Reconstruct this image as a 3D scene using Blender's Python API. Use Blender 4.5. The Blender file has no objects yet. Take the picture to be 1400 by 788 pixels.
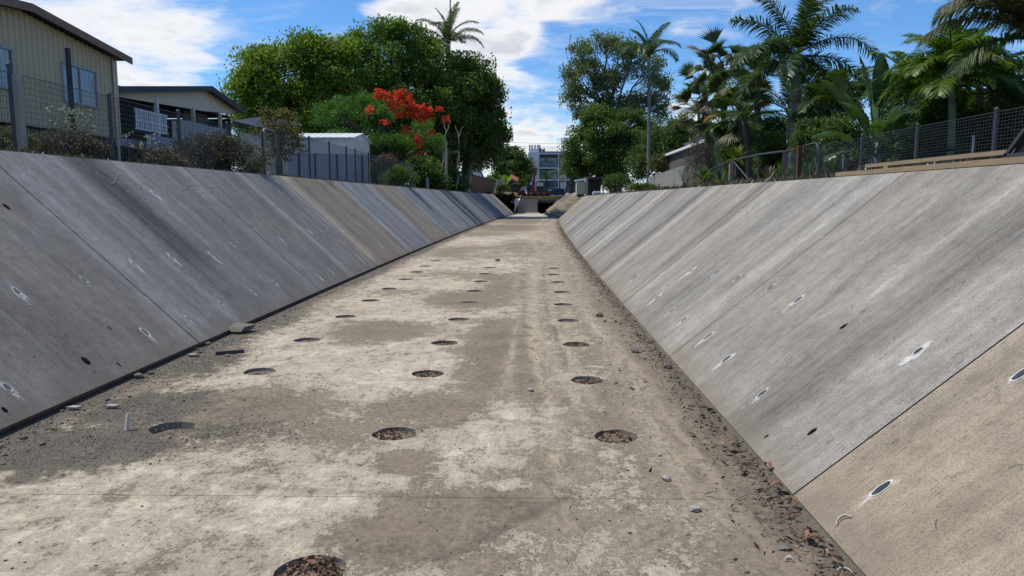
import bpy, math, random
import numpy as np
from mathutils import Vector, Matrix, geometry
R = math.radians
rnd = random.Random(7)
rng = np.random.default_rng(7)
scene = bpy.context.scene
COL = scene.collection

# ------------------------------------------------------------------ camera
PW, PH, FPX = 1400.0, 788.0, 1000.0
HCAM = 1.6
VPX, VPY = 719.5, 272.5
PITCH = math.atan((PH / 2 - VPY) / FPX)
YAW = math.atan((VPX - PW / 2) * math.cos(PITCH) / FPX)
cam_data = bpy.data.cameras.new('camera')
cam = bpy.data.objects.new('camera', cam_data)
COL.objects.link(cam)
cam_data.sensor_width = 36.0
cam_data.lens = 36.0 * FPX / PW
cam_data.clip_start = 0.05
cam_data.clip_end = 6000.0
cam.location = (0, 0, HCAM)
cam.rotation_euler = (math.pi / 2 - PITCH, 0, YAW)
scene.camera = cam
CAMROT = cam.rotation_euler.to_matrix()

def ray(px, py):
    return CAMROT @ Vector(((px - PW / 2) / FPX, (PH / 2 - py) / FPX, -1.0))
def P(px, py, d):
    v = ray(px, py); k = d / v.y
    return Vector((v.x * k, d, HCAM + v.z * k))
def floor_at(px, py, z=0.0):
    v = ray(px, py); k = (z - HCAM) / v.z
    return Vector((v.x * k, v.y * k, z))

# ------------------------------------------------------------------ light
SUN_DIR = Vector((-0.46, 0.08, 0.885)).normalized()      # towards the sun
sun_el = math.asin(SUN_DIR.z)
sun_az = math.atan2(SUN_DIR.x, SUN_DIR.y)
sl = bpy.data.lights.new('sun', 'SUN')
sl.energy = 4.4
sl.angle = R(0.53)
sl.color = (1.0, 0.93, 0.82)
sun = bpy.data.objects.new('sun', sl)
COL.objects.link(sun)
sun.rotation_euler = (-SUN_DIR).to_track_quat('-Z', 'Y').to_euler()

scene.view_settings.view_transform = 'Standard'
scene.view_settings.look = 'None'
scene.view_settings.exposure = 0.0
scene.view_settings.gamma = 1.0
scene.view_settings.use_curve_mapping = False
scene.cycles.max_bounces = 6
scene.cycles.diffuse_bounces = 3
scene.cycles.glossy_bounces = 2
scene.cycles.transmission_bounces = 4
scene.cycles.transparent_max_bounces = 6

# ------------------------------------------------------------------ node helper
class NT:
    def __init__(s, tree):
        s.t = tree; s.n = tree.nodes; s.l = tree.links
    def node(s, typ, **kw):
        n = s.n.new(typ)
        for k, v in kw.items(): setattr(n, k, v)
        return n
    def put(s, sock, v):
        if v is None: return
        if isinstance(v, bpy.types.NodeSocket): s.l.new(v, sock)
        elif isinstance(v, (tuple, list)):
            if len(v) == 3 and sock.type == 'RGBA': v = (*v, 1)
            sock.default_value = v
        else: sock.default_value = v
    def math(s, op, a, b=None, c=None, clamp=False):
        n = s.node('ShaderNodeMath', operation=op, use_clamp=clamp)
        s.put(n.inputs[0], a); s.put(n.inputs[1], b); s.put(n.inputs[2], c)
        return n.outputs[0]
    def vmath(s, op, a, b=None):
        n = s.node('ShaderNodeVectorMath', operation=op)
        s.put(n.inputs[0], a); s.put(n.inputs[1], b)
        return n
    def step(s, x, lo, hi):
        n = s.node('ShaderNodeMapRange', interpolation_type='SMOOTHSTEP')
        s.put(n.inputs['Value'], x); s.put(n.inputs['From Min'], lo); s.put(n.inputs['From Max'], hi)
        return n.outputs[0]
    def remap(s, x, lo, hi, a, b):
        n = s.node('ShaderNodeMapRange')
        for k, v in zip(('Value', 'From Min', 'From Max', 'To Min', 'To Max'), (x, lo, hi, a, b)): s.put(n.inputs[k], v)
        return n.outputs[0]
    def mix(s, f, a, b, blend='MIX'):
        n = s.node('ShaderNodeMix', data_type='RGBA', blend_type=blend)
        s.put(n.inputs[0], f); s.put(n.inputs[6], a); s.put(n.inputs[7], b)
        return n.outputs[2]
    def noise(s, vec, scale, detail=4, rough=0.55, dist=0.0, col=False):
        n = s.node('ShaderNodeTexNoise')
        s.put(n.inputs['Vector'], vec); s.put(n.inputs['Scale'], scale); s.put(n.inputs['Detail'], detail)
        s.put(n.inputs['Roughness'], rough); s.put(n.inputs['Distortion'], dist)
        return n.outputs['Color' if col else 'Fac']
    def scale(s, vec, sc):
        n = s.node('ShaderNodeMapping'); s.put(n.inputs['Vector'], vec); n.inputs['Scale'].default_value = sc
        return n.outputs[0]
    def attr(s, name, typ='GEOMETRY', out='Fac'):
        n = s.node('ShaderNodeAttribute', attribute_name=name, attribute_type=typ)
        return n.outputs[out]
    def pos(s):
        return s.node('ShaderNodeNewGeometry').outputs['Position']
    def obj(s):
        return s.node('ShaderNodeTexCoord').outputs['Object']

def new_mat(name):
    m = bpy.data.materials.new(name); m.use_nodes = True
    m.node_tree.nodes.clear()
    t = NT(m.node_tree)
    out = t.node('ShaderNodeOutputMaterial')
    b = t.node('ShaderNodeBsdfPrincipled')
    t.l.new(b.outputs[0], out.inputs[0])
    return m, t, b, out
def bump(t, b, h, strength=0.4, dist=0.01):
    n = t.node('ShaderNodeBump')
    t.put(n.inputs['Height'], h); n.inputs['Strength'].default_value = strength; n.inputs['Distance'].default_value = dist
    t.l.new(n.outputs[0], b.inputs['Normal'])

# ------------------------------------------------------------------ world : sky + clouds
world = bpy.data.worlds.new('World'); scene.world = world; world.use_nodes = True
world.node_tree.nodes.clear()
w = NT(world.node_tree)
w_out = w.node('ShaderNodeOutputWorld'); bg = w.node('ShaderNodeBackground')
w.l.new(bg.outputs[0], w_out.inputs[0]); bg.inputs['Strength'].default_value = 0.10
sky = w.node('ShaderNodeTexSky', sky_type='NISHITA')
sky.sun_disc = False; sky.sun_elevation = sun_el; sky.sun_rotation = sun_az
sky.air_density = 1.0; sky.dust_density = 0.25; sky.ozone_density = 3.0; sky.altitude = 0
dirv = w.node('ShaderNodeTexCoord').outputs['Generated']
sep = w.node('ShaderNodeSeparateXYZ'); w.l.new(dirv, sep.inputs[0])
zz = w.math('ADD', w.math('MAXIMUM', sep.outputs[2], 0.0), 0.16)
comb = w.node('ShaderNodeCombineXYZ')
w.put(comb.inputs[0], w.math('DIVIDE', sep.outputs[0], zz)); w.put(comb.inputs[1], w.math('DIVIDE', sep.outputs[1], zz))
flat = comb.outputs[0]
warp = w.noise(flat, 1.6, 4, 0.6, col=True)
wv = w.vmath('SCALE', w.vmath('SUBTRACT', warp, (0.5, 0.5, 0.5)).outputs[0]); wv.inputs[3].default_value = 0.16
dwarp = w.vmath('NORMALIZE', w.vmath('ADD', dirv, wv.outputs[0]).outputs[0]).outputs[0]
# cloud banks seen in the photograph: direction, angular radius (deg), weight
BANKS = [(40, 40, 9, .75), (180, 20, 9, .8), (300, 30, 7.5, .7), (120, 110, 8, .55), (300, 88, 3, .75), (240, 150, 7, .5), (60, 160, 6, .4),
         (452, 42, 2.4, .75), (400, 25, 2.2, .35),
         (560, 10, 4.5, .85), (640, 30, 6.5, 1.), (720, 60, 5.5, .85), (700, 95, 2.2, .5), (800, 15, 6.5, .95), (905, -5, 7, .9), (990, -8, 6, .75), (860, 30, 3.5, .7),
         (690, 125, 3, .5), (760, 106, 2.6, .6), (700, 180, 7, .95), (760, 200, 8, .95), (740, 160, 4, .7), (820, 200, 9, .5), (620, 215, 9, .6),
         (950, 115, 4.5, .8), (1000, 90, 4, .65), (930, 150, 5, .75), (1030, 65, 3, .3), (1180, 75, 2.2, .2), (1240, 62, 2, .12),
         (1060, 200, 8, .5), (450, 200, 10, .5), (500, -90, 9, .5), (150, -160, 12, .5), (-150, 60, 12, .6), (-200, 200, 10, .5)]
msum = None
for px, py, rad, wt in BANKS:
    d = ray(px, py).normalized()
    dt = w.vmath('DOT_PRODUCT', dwarp, tuple(d)).outputs['Value']
    m_ = w.math('MULTIPLY', w.step(dt, math.cos(R(rad * 1.25)), math.cos(R(rad * 0.1))), wt)
    msum = m_ if msum is None else w.math('MAXIMUM', msum, m_)
# open blue between the banks
GAPS = [(410, 55, 5.0, .6), (350, 105, 3.5, .7), (480, 15, 3.2, .6), (505, 70, 3, .6), (860, 95, 6.0, .7), (760, 78, 2.6, .6), (960, 60, 3.4, .6), (740, 130, 2.6, .5), (940, 90, 3, .3), (800, 130, 4, .6), (310, 150, 3, .5), (700, 145, 2.2, .5), (1120, 60, 9, .5)]
gsum = None
for px, py, rad, wt in GAPS:
    dt = w.vmath('DOT_PRODUCT', dwarp, tuple(ray(px, py).normalized())).outputs['Value']
    m_ = w.math('MULTIPLY', w.step(dt, math.cos(R(rad * 1.3)), math.cos(R(rad * 0.15))), wt)
    gsum = m_ if gsum is None else w.math('MAXIMUM', gsum, m_)
msum = w.math('SUBTRACT', msum, gsum)
behind = w.step(sep.outputs[1], 0.35, -0.2)
cl_all = w.math('MULTIPLY', w.step(w.noise(flat, 0.55, 3), 0.45, 0.7), 0.6)
msum = w.math('MAXIMUM', msum, w.math('MULTIPLY', cl_all, behind))
n1 = w.noise(flat, 3.4, 8, 0.62, 0.3)
n2 = w.noise(w.scale(flat, (1.0, 2.6, 1)), 1.5, 6, 0.6, 0.5)
dens = w.math('ADD', msum, w.math('MULTIPLY', w.math('SUBTRACT', w.math('ADD', w.math('MULTIPLY', n1, .6), w.math('MULTIPLY', n2, .4)), 0.5), 2.5))
cirrus = w.math('MULTIPLY', w.step(w.noise(w.scale(flat, (1.0, 3.2, 1)), 1.1, 7, .65, .8), .50, .75), .42)
cf = w.math('MAXIMUM', w.step(dens, 0.16, 0.92), w.math('MULTIPLY', cirrus, w.step(w.math('ADD', msum, .45), 0.0, .5)))
cshade = w.noise(flat, 2.3, 6, 0.6)
ccol = w.mix(w.step(w.math('MULTIPLY', cshade, w.step(dens, .3, 1.3)), 0.26, 0.60), (9.7, 9.65, 9.6), (6.6, 6.8, 7.3))
# low air near the horizon is paler
hz = w.step(sep.outputs[2], 0.16, -0.02)
skyc = w.mix(1.0, sky.outputs[0], (0.72, 1.13, 1.54), 'MULTIPLY')
skyb = w.mix(w.math('MULTIPLY', hz, 0.7), skyc, (6.2, 7.6, 9.2))
w.put(bg.inputs[0], w.mix(w.math('MULTIPLY', cf, 0.93), skyb, ccol))

# ------------------------------------------------------------------ mesh helpers
WORLD = {}
def wloc(o): return WORLD[o.name]
def tag(o, label=None, cat=None, group=None, kind=None):
    if label: o['label'] = label
    if cat: o['category'] = cat
    if group: o['group'] = group
    if kind: o['kind'] = kind
    return o
def empty(name, loc, label=None, cat=None, group=None, kind=None):
    o = bpy.data.objects.new(name, None); COL.objects.link(o)
    o.empty_display_size = 0.2
    o.location = loc; WORLD[o.name] = Vector(loc)
    return tag(o, label, cat, group, kind)
def mesh_np(name, V, F, mats, midx=None, smooth=False, attrs=None):
    """V (n,3), F: (m,k) array or a list of faces"""
    V = np.asarray(V, dtype=np.float32)
    me = bpy.data.meshes.new(name)
    if isinstance(F, np.ndarray):
        m, k = F.shape
        me.vertices.add(len(V)); me.vertices.foreach_set('co', V.ravel())
        me.loops.add(m * k); me.loops.foreach_set('vertex_index', F.astype(np.int32).ravel())
        me.polygons.add(m)
        me.polygons.foreach_set('loop_start', np.arange(0, m * k, k, dtype=np.int32))
        me.update(calc_edges=True)
    else:
        me.from_pydata([tuple(map(float, v)) for v in V], [], F)
    for mt in (mats if isinstance(mats, (list, tuple)) else [mats]): me.materials.append(mt)
    if midx is not None: me.polygons.foreach_set('material_index', np.asarray(midx, dtype=np.int32))
    if smooth: me.polygons.foreach_set('use_smooth', np.ones(len(me.polygons), dtype=bool))
    if attrs:
        for an, (dom, arr) in attrs.items():
            a = me.attributes.new(an, 'FLOAT', dom); a.data.foreach_set('value', np.asarray(arr, dtype=np.float32))
    me.update()
    return me
def link(name, me, parent=None, loc=(0, 0, 0)):
    """loc is world; parents never turn"""
    o = bpy.data.objects.new(name, me); COL.objects.link(o)
    loc = Vector(loc)
    if parent is not None:
        o.parent = parent; o.location = loc - wloc(parent)
    else: o.location = loc
    WORLD[o.name] = loc
    return o
def frame(d):
    d = Vector(d).normalized()
    u = d.cross(Vector((0, 0, 1)))
    if u.length < 1e-3: u = Vector((1, 0, 0))
    u.normalize(); return u, u.cross(d).normalized()
class MB:
    def __init__(s): s.v = []; s.f = []; s.m = []
    def add(s, vs, fs, mi=0):
        n = len(s.v); s.v += [Vector(v) for v in vs]; s.f += [tuple(i + n for i in f) for f in fs]; s.m += [mi] * len(fs); return s
    def box(s, c, size, rz=0.0, mi=0, rx=0.0, ry=0.0):
        M = Matrix.Translation(c) @ Matrix.Rotation(rz, 4, 'Z') @ Matrix.Rotation(ry, 4, 'Y') @ Matrix.Rotation(rx, 4, 'X')
        x, y, z = (a / 2 for a in size)
        vs = [M @ Vector((i * x, j * y, k * z)) for k in (-1, 1) for j in (-1, 1) for i in (-1, 1)]
        return s.add(vs, [(0, 2, 3, 1), (4, 5, 7, 6), (0, 1, 5, 4), (2, 6, 7, 3), (0, 4, 6, 2), (1, 3, 7, 5)], mi)
    def box2(s, a, b, mi=0):
        a = Vector(a); b = Vector(b); return s.box((a + b) / 2, [abs(b[i] - a[i]) for i in range(3)], 0, mi)
    def bar(s, a, b, wd, ht=None, mi=0):
        a = Vector(a); b = Vector(b); u, v = frame(b - a); ht = ht or wd
        vs = []
        for p in (a, b):
            for i, j in ((-1, -1), (1, -1), (1, 1), (-1, 1)): vs.append(p + u * i * wd / 2 + v * j * ht / 2)
        return s.add(vs, [(0, 1, 2, 3), (7, 6, 5, 4), (0, 4, 5, 1), (1, 5, 6, 2), (2, 6, 7, 3), (3, 7, 4, 0)], mi)
    def tube(s, pts, rad, n=8, mi=0, cap=True):
        pts = [Vector(p) for p in pts]
        if not hasattr(rad, '__len__'): rad = [rad] * len(pts)
        vs = []; fs = []
        for i, p in enumerate(pts):
            d = (pts[min(i + 1, len(pts) - 1)] - pts[max(i - 1, 0)])
            u, v = frame(d)
            for k in range(n):
                a = 2 * math.pi * k / n; vs.append(p + (u * math.cos(a) + v * math.sin(a)) * rad[i])
        for i in range(len(pts) - 1):
            for k in range(n):
                k2 = (k + 1) % n; fs.append((i * n + k, i * n + k2, (i + 1) * n + k2, (i + 1) * n + k))
        if cap:
            fs.append(tuple(range(n - 1, -1, -1))); fs.append(tuple((len(pts) - 1) * n + k for k in range(n)))
        return s.add(vs, fs, mi)
    def prism(s, poly, vec, mi=0):
        n = len(poly); poly = [Vector(p) for p in poly]; vec = Vector(vec)
        fs = [tuple(range(n - 1, -1, -1)), tuple(range(n, 2 * n))] + [(i, (i + 1) % n, n + (i + 1) % n, n + i) for i in range(n)]
        return s.add(poly + [p + vec for p in poly], fs, mi)
    def lathe(s, c, prof, n=16, mi=0):
        c = Vector(c); vs = []; fs = []
        for r, z in prof:
            for k in range(n):
                a = 2 * math.pi * k / n; vs.append(c + Vector((r * math.cos(a), r * math.sin(a), z)))
        for i in range(len(prof) - 1):
            for k in range(n):
                k2 = (k + 1) % n; fs.append((i * n + k, i * n + k2, (i + 1) * n + k2, (i + 1) * n + k))
        return s.add(vs, fs, mi)
    def build(s, name, mats, parent=None, org=None, smooth=False):
        if org is None:
            if parent is not None: org = wloc(parent)
            else:
                xs = [v.x for v in s.v]; ys = [v.y for v in s.v]; zs = [v.z for v in s.v]
                org = Vector(((min(xs) + max(xs)) / 2, (min(ys) + max(ys)) / 2, min(zs)))
        org = Vector(org)
        me = bpy.data.meshes.new(name)
        me.from_pydata([tuple(v - org) for v in s.v], [], s.f)
        for mt in (mats if isinstance(mats, (list, tuple)) else [mats]): me.materials.append(mt)
        me.polygons.foreach_set('material_index', np.array(s.m, dtype=np.int32))
        if smooth: me.polygons.foreach_set('use_smooth', np.ones(len(me.polygons), dtype=bool))
        me.update()
        return link(name, me, parent, org)
def copies(name, me, locs, parent, rots=None):
    out = []
    for i, l in enumerate(locs):
        o = link(name, me, parent, l)
        if rots is not None: o.rotation_euler = rots[i]
        out.append(o)
    return out

# ------------------------------------------------------------------ materials
def plain(name, col, rough=0.7, var=0.15, nscale=6.0, metal=0.0, bmp=0.0, grain=None, spec=0.3):
    m, t, b, o = new_mat(name)
    p = t.obj()
    if grain: p = t.scale(p, grain)
    n = t.noise(p, nscale, 5, 0.6)
    f = t.remap(n, 0.25, 0.75, 1 - var, 1 + var)
    c = t.mix(1.0, (*col, 1), f, 'MULTIPLY')
    t.put(b.inputs['Base Color'], c); b.inputs['Roughness'].default_value = rough; b.inputs['Metallic'].default_value = metal
    b.inputs['Specular IOR Level'].default_value = spec
    if bmp: bump(t, b, n, bmp, 0.01)
    return m
def leaf_mat(name, c_dark, c_light, trans=0.35, rough=0.55):
    m, t, b, out = new_mat(name)
    var = t.attr('tint')
    c = t.mix(var, (*c_dark, 1), (*c_light, 1))
    t.put(b.inputs['Base Color'], c); b.inputs['Roughness'].default_value = rough; b.inputs['Specular IOR Level'].default_value = 0.35
    tr = t.node('ShaderNodeBsdfTranslucent'); t.put(tr.inputs[0], t.mix(1.0, c, (1.15, 1.35, 0.55, 1), 'MULTIPLY'))
    ms = t.node('ShaderNodeMixShader'); ms.inputs[0].default_value = trans
    t.l.new(b.outputs[0], ms.inputs[1]); t.l.new(tr.outputs[0], ms.inputs[2]); t.l.new(ms.outputs[0], out.inputs[0])
    return m
M = {}
M['galv'] = plain('galvanised_steel', (.20, .22, .25), .5, .15, 8, 0.6)
M['galv_dark'] = plain('weathered_steel', (.07, .075, .085), .6, .2, 8, 0.4)
M['wire'] = plain('fence_wire', (.07, .078, .092), .55, .1, 5, 0.5)
M['black'] = plain('black_steel', (.015, .015, .017), .5, .2, 5)
M['rust'] = plain('rusty_steel', (.10, .045, .025), .8, .3, 12)
M['cladding'] = plain('tan_cladding', (.51, .43, .285), .55, .05, 1.2)
M['barge'] = plain('brown_trim', (.20, .125, .09), .6, .1, 3)
M['cream'] = plain('cream_paint', (.58, .53, .42), .6, .06, 1.5)
M['white'] = plain('white_paint', (.74, .75, .76), .5, .05, 2)
M['grey_paint'] = plain('grey_paint', (.34, .36, .38), .6, .08, 2)
M['dark_roof'] = plain('dark_roof', (.035, .037, .045), .5, .1, 2)
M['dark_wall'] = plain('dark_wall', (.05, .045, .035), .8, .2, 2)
M['olive_blind'] = plain('olive_blind', (.075, .072, .045), .8, .1, 3)
M['void'] = plain('underfloor_shade', (.025, .025, .025), .9, .3, 3)  # near-black colour stands in for the shade under the raised houses
M['blue_steel'] = plain('blue_grey_steel', (.33, .37, .43), .55, .08, 1.5)
M['shed_wall'] = plain('shed_wall', (.60, .60, .53), .55, .05, 1.0)
M['shed_roof'] = plain('shed_roof', (.72, .73, .72), .4, .05, 1.5)
M['paling'] = plain('weathered_paling', (.29, .275, .255), .85, .35, 5, grain=(1, 1, .15), bmp=.3)
M['board'] = plain('dark_board', (.115, .105, .098), .85, .35, 5, grain=(1, 1, .15), bmp=.3)
M['paling_brown'] = plain('brown_paling', (.16, .085, .05), .85, .35, 5, grain=(1, 1, .15), bmp=.3)
M['plank'] = plain('pine_plank', (.29, .215, .13), .75, .22, 6, grain=(6, .5, 6), bmp=.2)
M['post_timber'] = plain('grey_timber', (.27, .25, .215), .85, .25, 6, grain=(3, 3, .3), bmp=.3)
M['bark'] = plain('dark_bark', (.075, .06, .048), .9, .4, 6, bmp=.5)
M['bark_pale'] = plain('pale_bark', (.30, .27, .23), .85, .3, 4, bmp=.3)
M['bark_gum'] = plain('gum_bark', (.20, .175, .15), .85, .3, 4, bmp=.3)
M['palm_bark'] = plain('palm_trunk', (.155, .145, .14), .85, .25, 7, grain=(.6, .6, 5), bmp=.4)
M['crownshaft'] = plain('green_crownshaft', (.12, .155, .085), .5, .15, 3)
M['concrete_dark'] = plain('headwall_concrete', (.17, .165, .155), .9, .18, 2.5, bmp=.2)
M['headwall'] = plain('headwall_block', (.25, .24, .225), .9, .15, 2.5, bmp=.2)
M['pvc'] = plain('white_pipe', (.56, .54, .48), .5, .1, 20)
M['soil'] = plain('hole_soil', (.15, .12, .085), .95, .5, 14, bmp=.6)
M['stone'] = plain('gravel_stone', (.14, .125, .105), .95, .5, 9)
M['stone_pale'] = plain('concrete_chunk', (.33, .31, .28), .95, .3, 12, bmp=.4)
M['fabric'] = plain('white_geotextile', (.78, .77, .72), .85, .08, 6)
M['deadleaf'] = leaf_mat('dead_leaf', (.10, .05, .03), (.27, .15, .10), .1, .8)
M['litter'] = leaf_mat('leaf_litter', (.05, .038, .028), (.27, .16, .105), .05, .9)
M['fig'] = leaf_mat('bright_tree_leaf', (.075, .13, .018), (.25, .32, .04), .5)
M['dark_leaf'] = leaf_mat('dark_tree_leaf', (.042, .072, .02), (.12, .175, .042), .46)
M['mid_leaf'] = leaf_mat('mid_tree_leaf', (.06, .11, .022), (.19, .275, .055), .5)
M['poinciana'] = leaf_mat('poinciana_leaf', (.045, .11, .02), (.11, .24, .04), .5)
M['red_flower'] = leaf_mat('red_flower', (.46, .030, .014), (.72, .085, .03), .35)
M['gum'] = leaf_mat('gum_leaf', (.095, .12, .06), (.21, .25, .125), .48)
M['hedge'] = leaf_mat('shrub_leaf', (.042, .078, .018), (.13, .19, .042), .42)
M['olive_leaf'] = leaf_mat('olive_leaf', (.09, .085, .022), (.17, .15, .045), .35)
M['dry'] = leaf_mat('dry_weed', (.055, .045, .032), (.15, .12, .085), .2)
M['purple'] = leaf_mat('purple_shrub', (.04, .036, .028), (.10, .085, .06), .25)
M['weed'] = leaf_mat('green_weed', (.05, .06, .016), (.15, .16, .04), .3)
M['seed'] = leaf_mat('pale_seed_head', (.42, .40, .33), (.6, .57, .5), .3)
M['palm_leaf'] = leaf_mat('palm_frond', (.03, .058, .018), (.09, .135, .036), .36, .42)
M['palm_bright'] = leaf_mat('bright_palm_frond', (.06, .115, .014), (.16, .23, .03), .42, .42)
M['palm_brown'] = leaf_mat('browned_palm_frond', (.07, .078, .035), (.17, .17, .075), .4, .5)
M['palm_orange'] = leaf_mat('orange_palm_frond', (.20, .10, .02), (.34, .19, .035), .3, .6)
M['banana'] = leaf_mat('paddle_leaf', (.028, .06, .02), (.07, .125, .038), .35, .35)
M['strap'] = leaf_mat('strap_leaf', (.06, .10, .015), (.16, .22, .03), .3, .45)
M['grey_strap'] = leaf_mat('grey_frond', (.16, .18, .18), (.30, .33, .33), .2, .5)
M['red_paint'] = plain('red_paint', (.33, .03, .025), .45, .15, 4)
M['blue_paint'] = plain('blue_paint', (.03, .06, .20), .4, .1, 4)
M['tyre'] = plain('black_rubber', (.02, .02, .02), .9, .1, 5)
M['car_white'] = plain('car_white_paint', (.72, .73, .75), .25, .02, 2)
M['car_dark'] = plain('car_dark_paint', (.03, .035, .045), .25, .02, 2)
M['tank'] = plain('cream_green_sheet', (.42, .44, .33), .55, .12, 3)
M['hotel'] = plain('hotel_render', (.50, .53, .58), .7, .05, .3)
M['hotel_dark'] = plain('hotel_grey', (.16, .18, .21), .7, .08, .4)
M['tile_red'] = plain('terracotta_roof', (.30, .10, .06), .8, .2, 4)

def glass(name, col, rough=.06):
    m, t, b, o = new_mat(name)
    n = t.noise(t.obj(), 1.3, 2)
    t.put(b.inputs['Base Color'], t.mix(n, (*[c * .6 for c in col], 1), (*[c * 1.3 for c in col], 1)))
    b.inputs['Roughness'].default_value = rough; b.inputs['Specular IOR Level'].default_value = 0.9
    b.inputs['IOR'].default_value = 1.9
    return m
M['glass'] = glass('window_glass', (.05, .07, .10))
M['glass_teal'] = glass('teal_glass', (.07, .12, .16))

# concrete lining: streaks run down the slope; u along the channel, v up the slope (metres)
def concrete_wall():
    m, t, b, o = new_mat('sprayed_concrete')
    uv = t.node('ShaderNodeUVMap', uv_map='metres').outputs[0]
    s0 = t.scale(uv, (1.1, .05, 1)); s1 = t.scale(uv, (7.0, .22, 1)); s2 = t.scale(uv, (40.0, 1.2, 1))
    a = t.noise(s0, 1.0, 3, .5); bnd = t.noise(s1, 1.0, 4, .6, .3); fine = t.noise(s2, 1.0, 4, .65)
    blot = t.noise(t.scale(uv, (1.5, .8, 1)), 1.4, 8, .7, .5); grit = t.noise(uv, 70, 4, .7)
    f = t.math('ADD', t.remap(bnd, .25, .75, .86, 1.14), t.remap(a, .25, .75, -.20, .20))
    f = t.math('MULTIPLY', f, t.remap(fine, .2, .8, .84, 1.16))
    f = t.math('MULTIPLY', f, t.remap(blot, .25, .75, .68, 1.30))
    f = t.math('MULTIPLY', f, t.remap(grit, .2, .8, .80, 1.20))
    band = t.attr('band')
    bsoft = t.math('ADD', band, t.math('MULTIPLY', t.math('SUBTRACT', bnd, .5), t.math('MULTIPLY', t.math('ABSOLUTE', band), 1.6)))
    f = t.math('MULTIPLY', f, t.math('ADD', 1.0, bsoft))
    spk = t.noise(uv, 95, 3, .75)
    f = t.math('MULTIPLY', f, t.remap(t.step(spk, .50, .64), 0, 1, 1.05, .62))
    f = t.math('MULTIPLY', f, t.remap(t.noise(uv, 9, 6, .7), .25, .75, .80, 1.20))
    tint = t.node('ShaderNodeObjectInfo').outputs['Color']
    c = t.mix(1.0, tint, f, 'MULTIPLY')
    warm = t.mix(t.step(t.noise(uv, .5, 4, .6), .45, .7), (1.0, 1.0, 1.0, 1), (1.03, .985, .93, 1))
    c = t.mix(1.0, c, warm, 'MULTIPLY')
    # torn pits and trowel drags: short dark dashes along the slope
    dash = t.noise(t.scale(uv, (75, 15.0, 1)), 1.0, 3, .6, .8)
    dmask = t.math('MULTIPLY', t.step(dash, .60, .68), t.step(t.noise(uv, .9, 4, .6), .36, .60))
    dash2 = t.noise(t.scale(uv, (34, 20, 1)), 1.0, 2, .5, 2.0)
    dmask2 = t.math('MULTIPLY', t.step(dash2, .66, .70), t.step(t.noise(uv, 1.7, 2), .45, .62))
    pit = t.math('MULTIPLY', t.step(t.noise(t.scale(uv, (22, 7, 1)), 1.0, 3, .6), .50, .62), t.attr('pits'))
    dark = t.math('MAXIMUM', t.math('MAXIMUM', dmask, dmask2), pit)
    c = t.mix(t.math('MULTIPLY', dark, .48), c, (.06, .058, .056, 1))
    # grout smear round the weep pipes and efflorescence runs
    sm = t.attr('smear')
    smn = t.step(t.math('ADD', sm, t.math('MULTIPLY', t.math('SUBTRACT', t.noise(t.scale(uv, (9, 4, 1)), 2.2, 6, .75), .5), 2.2)), .45, .78)
    smn = t.math('MULTIPLY', smn, t.step(sm, .02, .2))
    c = t.mix(t.math('MULTIPLY', smn, .72), c, (.56, .57, .59, 1))
    run = t.math('MULTIPLY', t.math('MULTIPLY', t.step(t.noise(t.scale(uv, (16, .30, 1)), 1.0, 4, .65, .3), .57, .66), t.step(t.noise(uv, 1.1, 5, .65),   .35, .65)), .24)
    c = t.mix(run, c, (.42, .42, .41, 1))
    drk = t.math('MULTIPLY', t.step(t.noise(t.scale(uv, (13, .35, 1)), 1.7, 4, .65, .3), .60, .70), .16)
    c = t.mix(drk, c, (.09, .088, .085, 1))
    c = t.mix(1.0, c, (1.02, 1.005, .955, 1), 'MULTIPLY')
    # mud splashed on the foot
    g = t.node('ShaderNodeSeparateXYZ'); t.l.new(uv, g.inputs[0])
    mud = t.step(t.math('ADD', g.outputs[1], t.math('MULTIPLY', t.math('SUBTRACT', t.noise(uv, 3, 5, .7), .5), .7)), .28, -.02)
    c = t.mix(t.math('MULTIPLY', mud, .55), c, (.19, .16, .125, 1))
    t.put(b.inputs['Base Color'], c); b.inputs['Roughness'].default_value = .92; b.inputs['Specular IOR Level'].default_value = .2
    h = t.math('ADD', t.math('MULTIPLY', fine, .5), t.math('ADD', t.math('MULTIPLY', grit, .30), t.math('MULTIPLY', dark, -.8)))
    h = t.math('ADD', h, t.math('MULTIPLY', bnd, .8))
    bump(t, b, h, .55, .012)
    return m
M['wall'] = concrete_wall()
M['pit'] = plain('dark_pit', (.10, .088, .072), .95, .3, 10)

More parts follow.
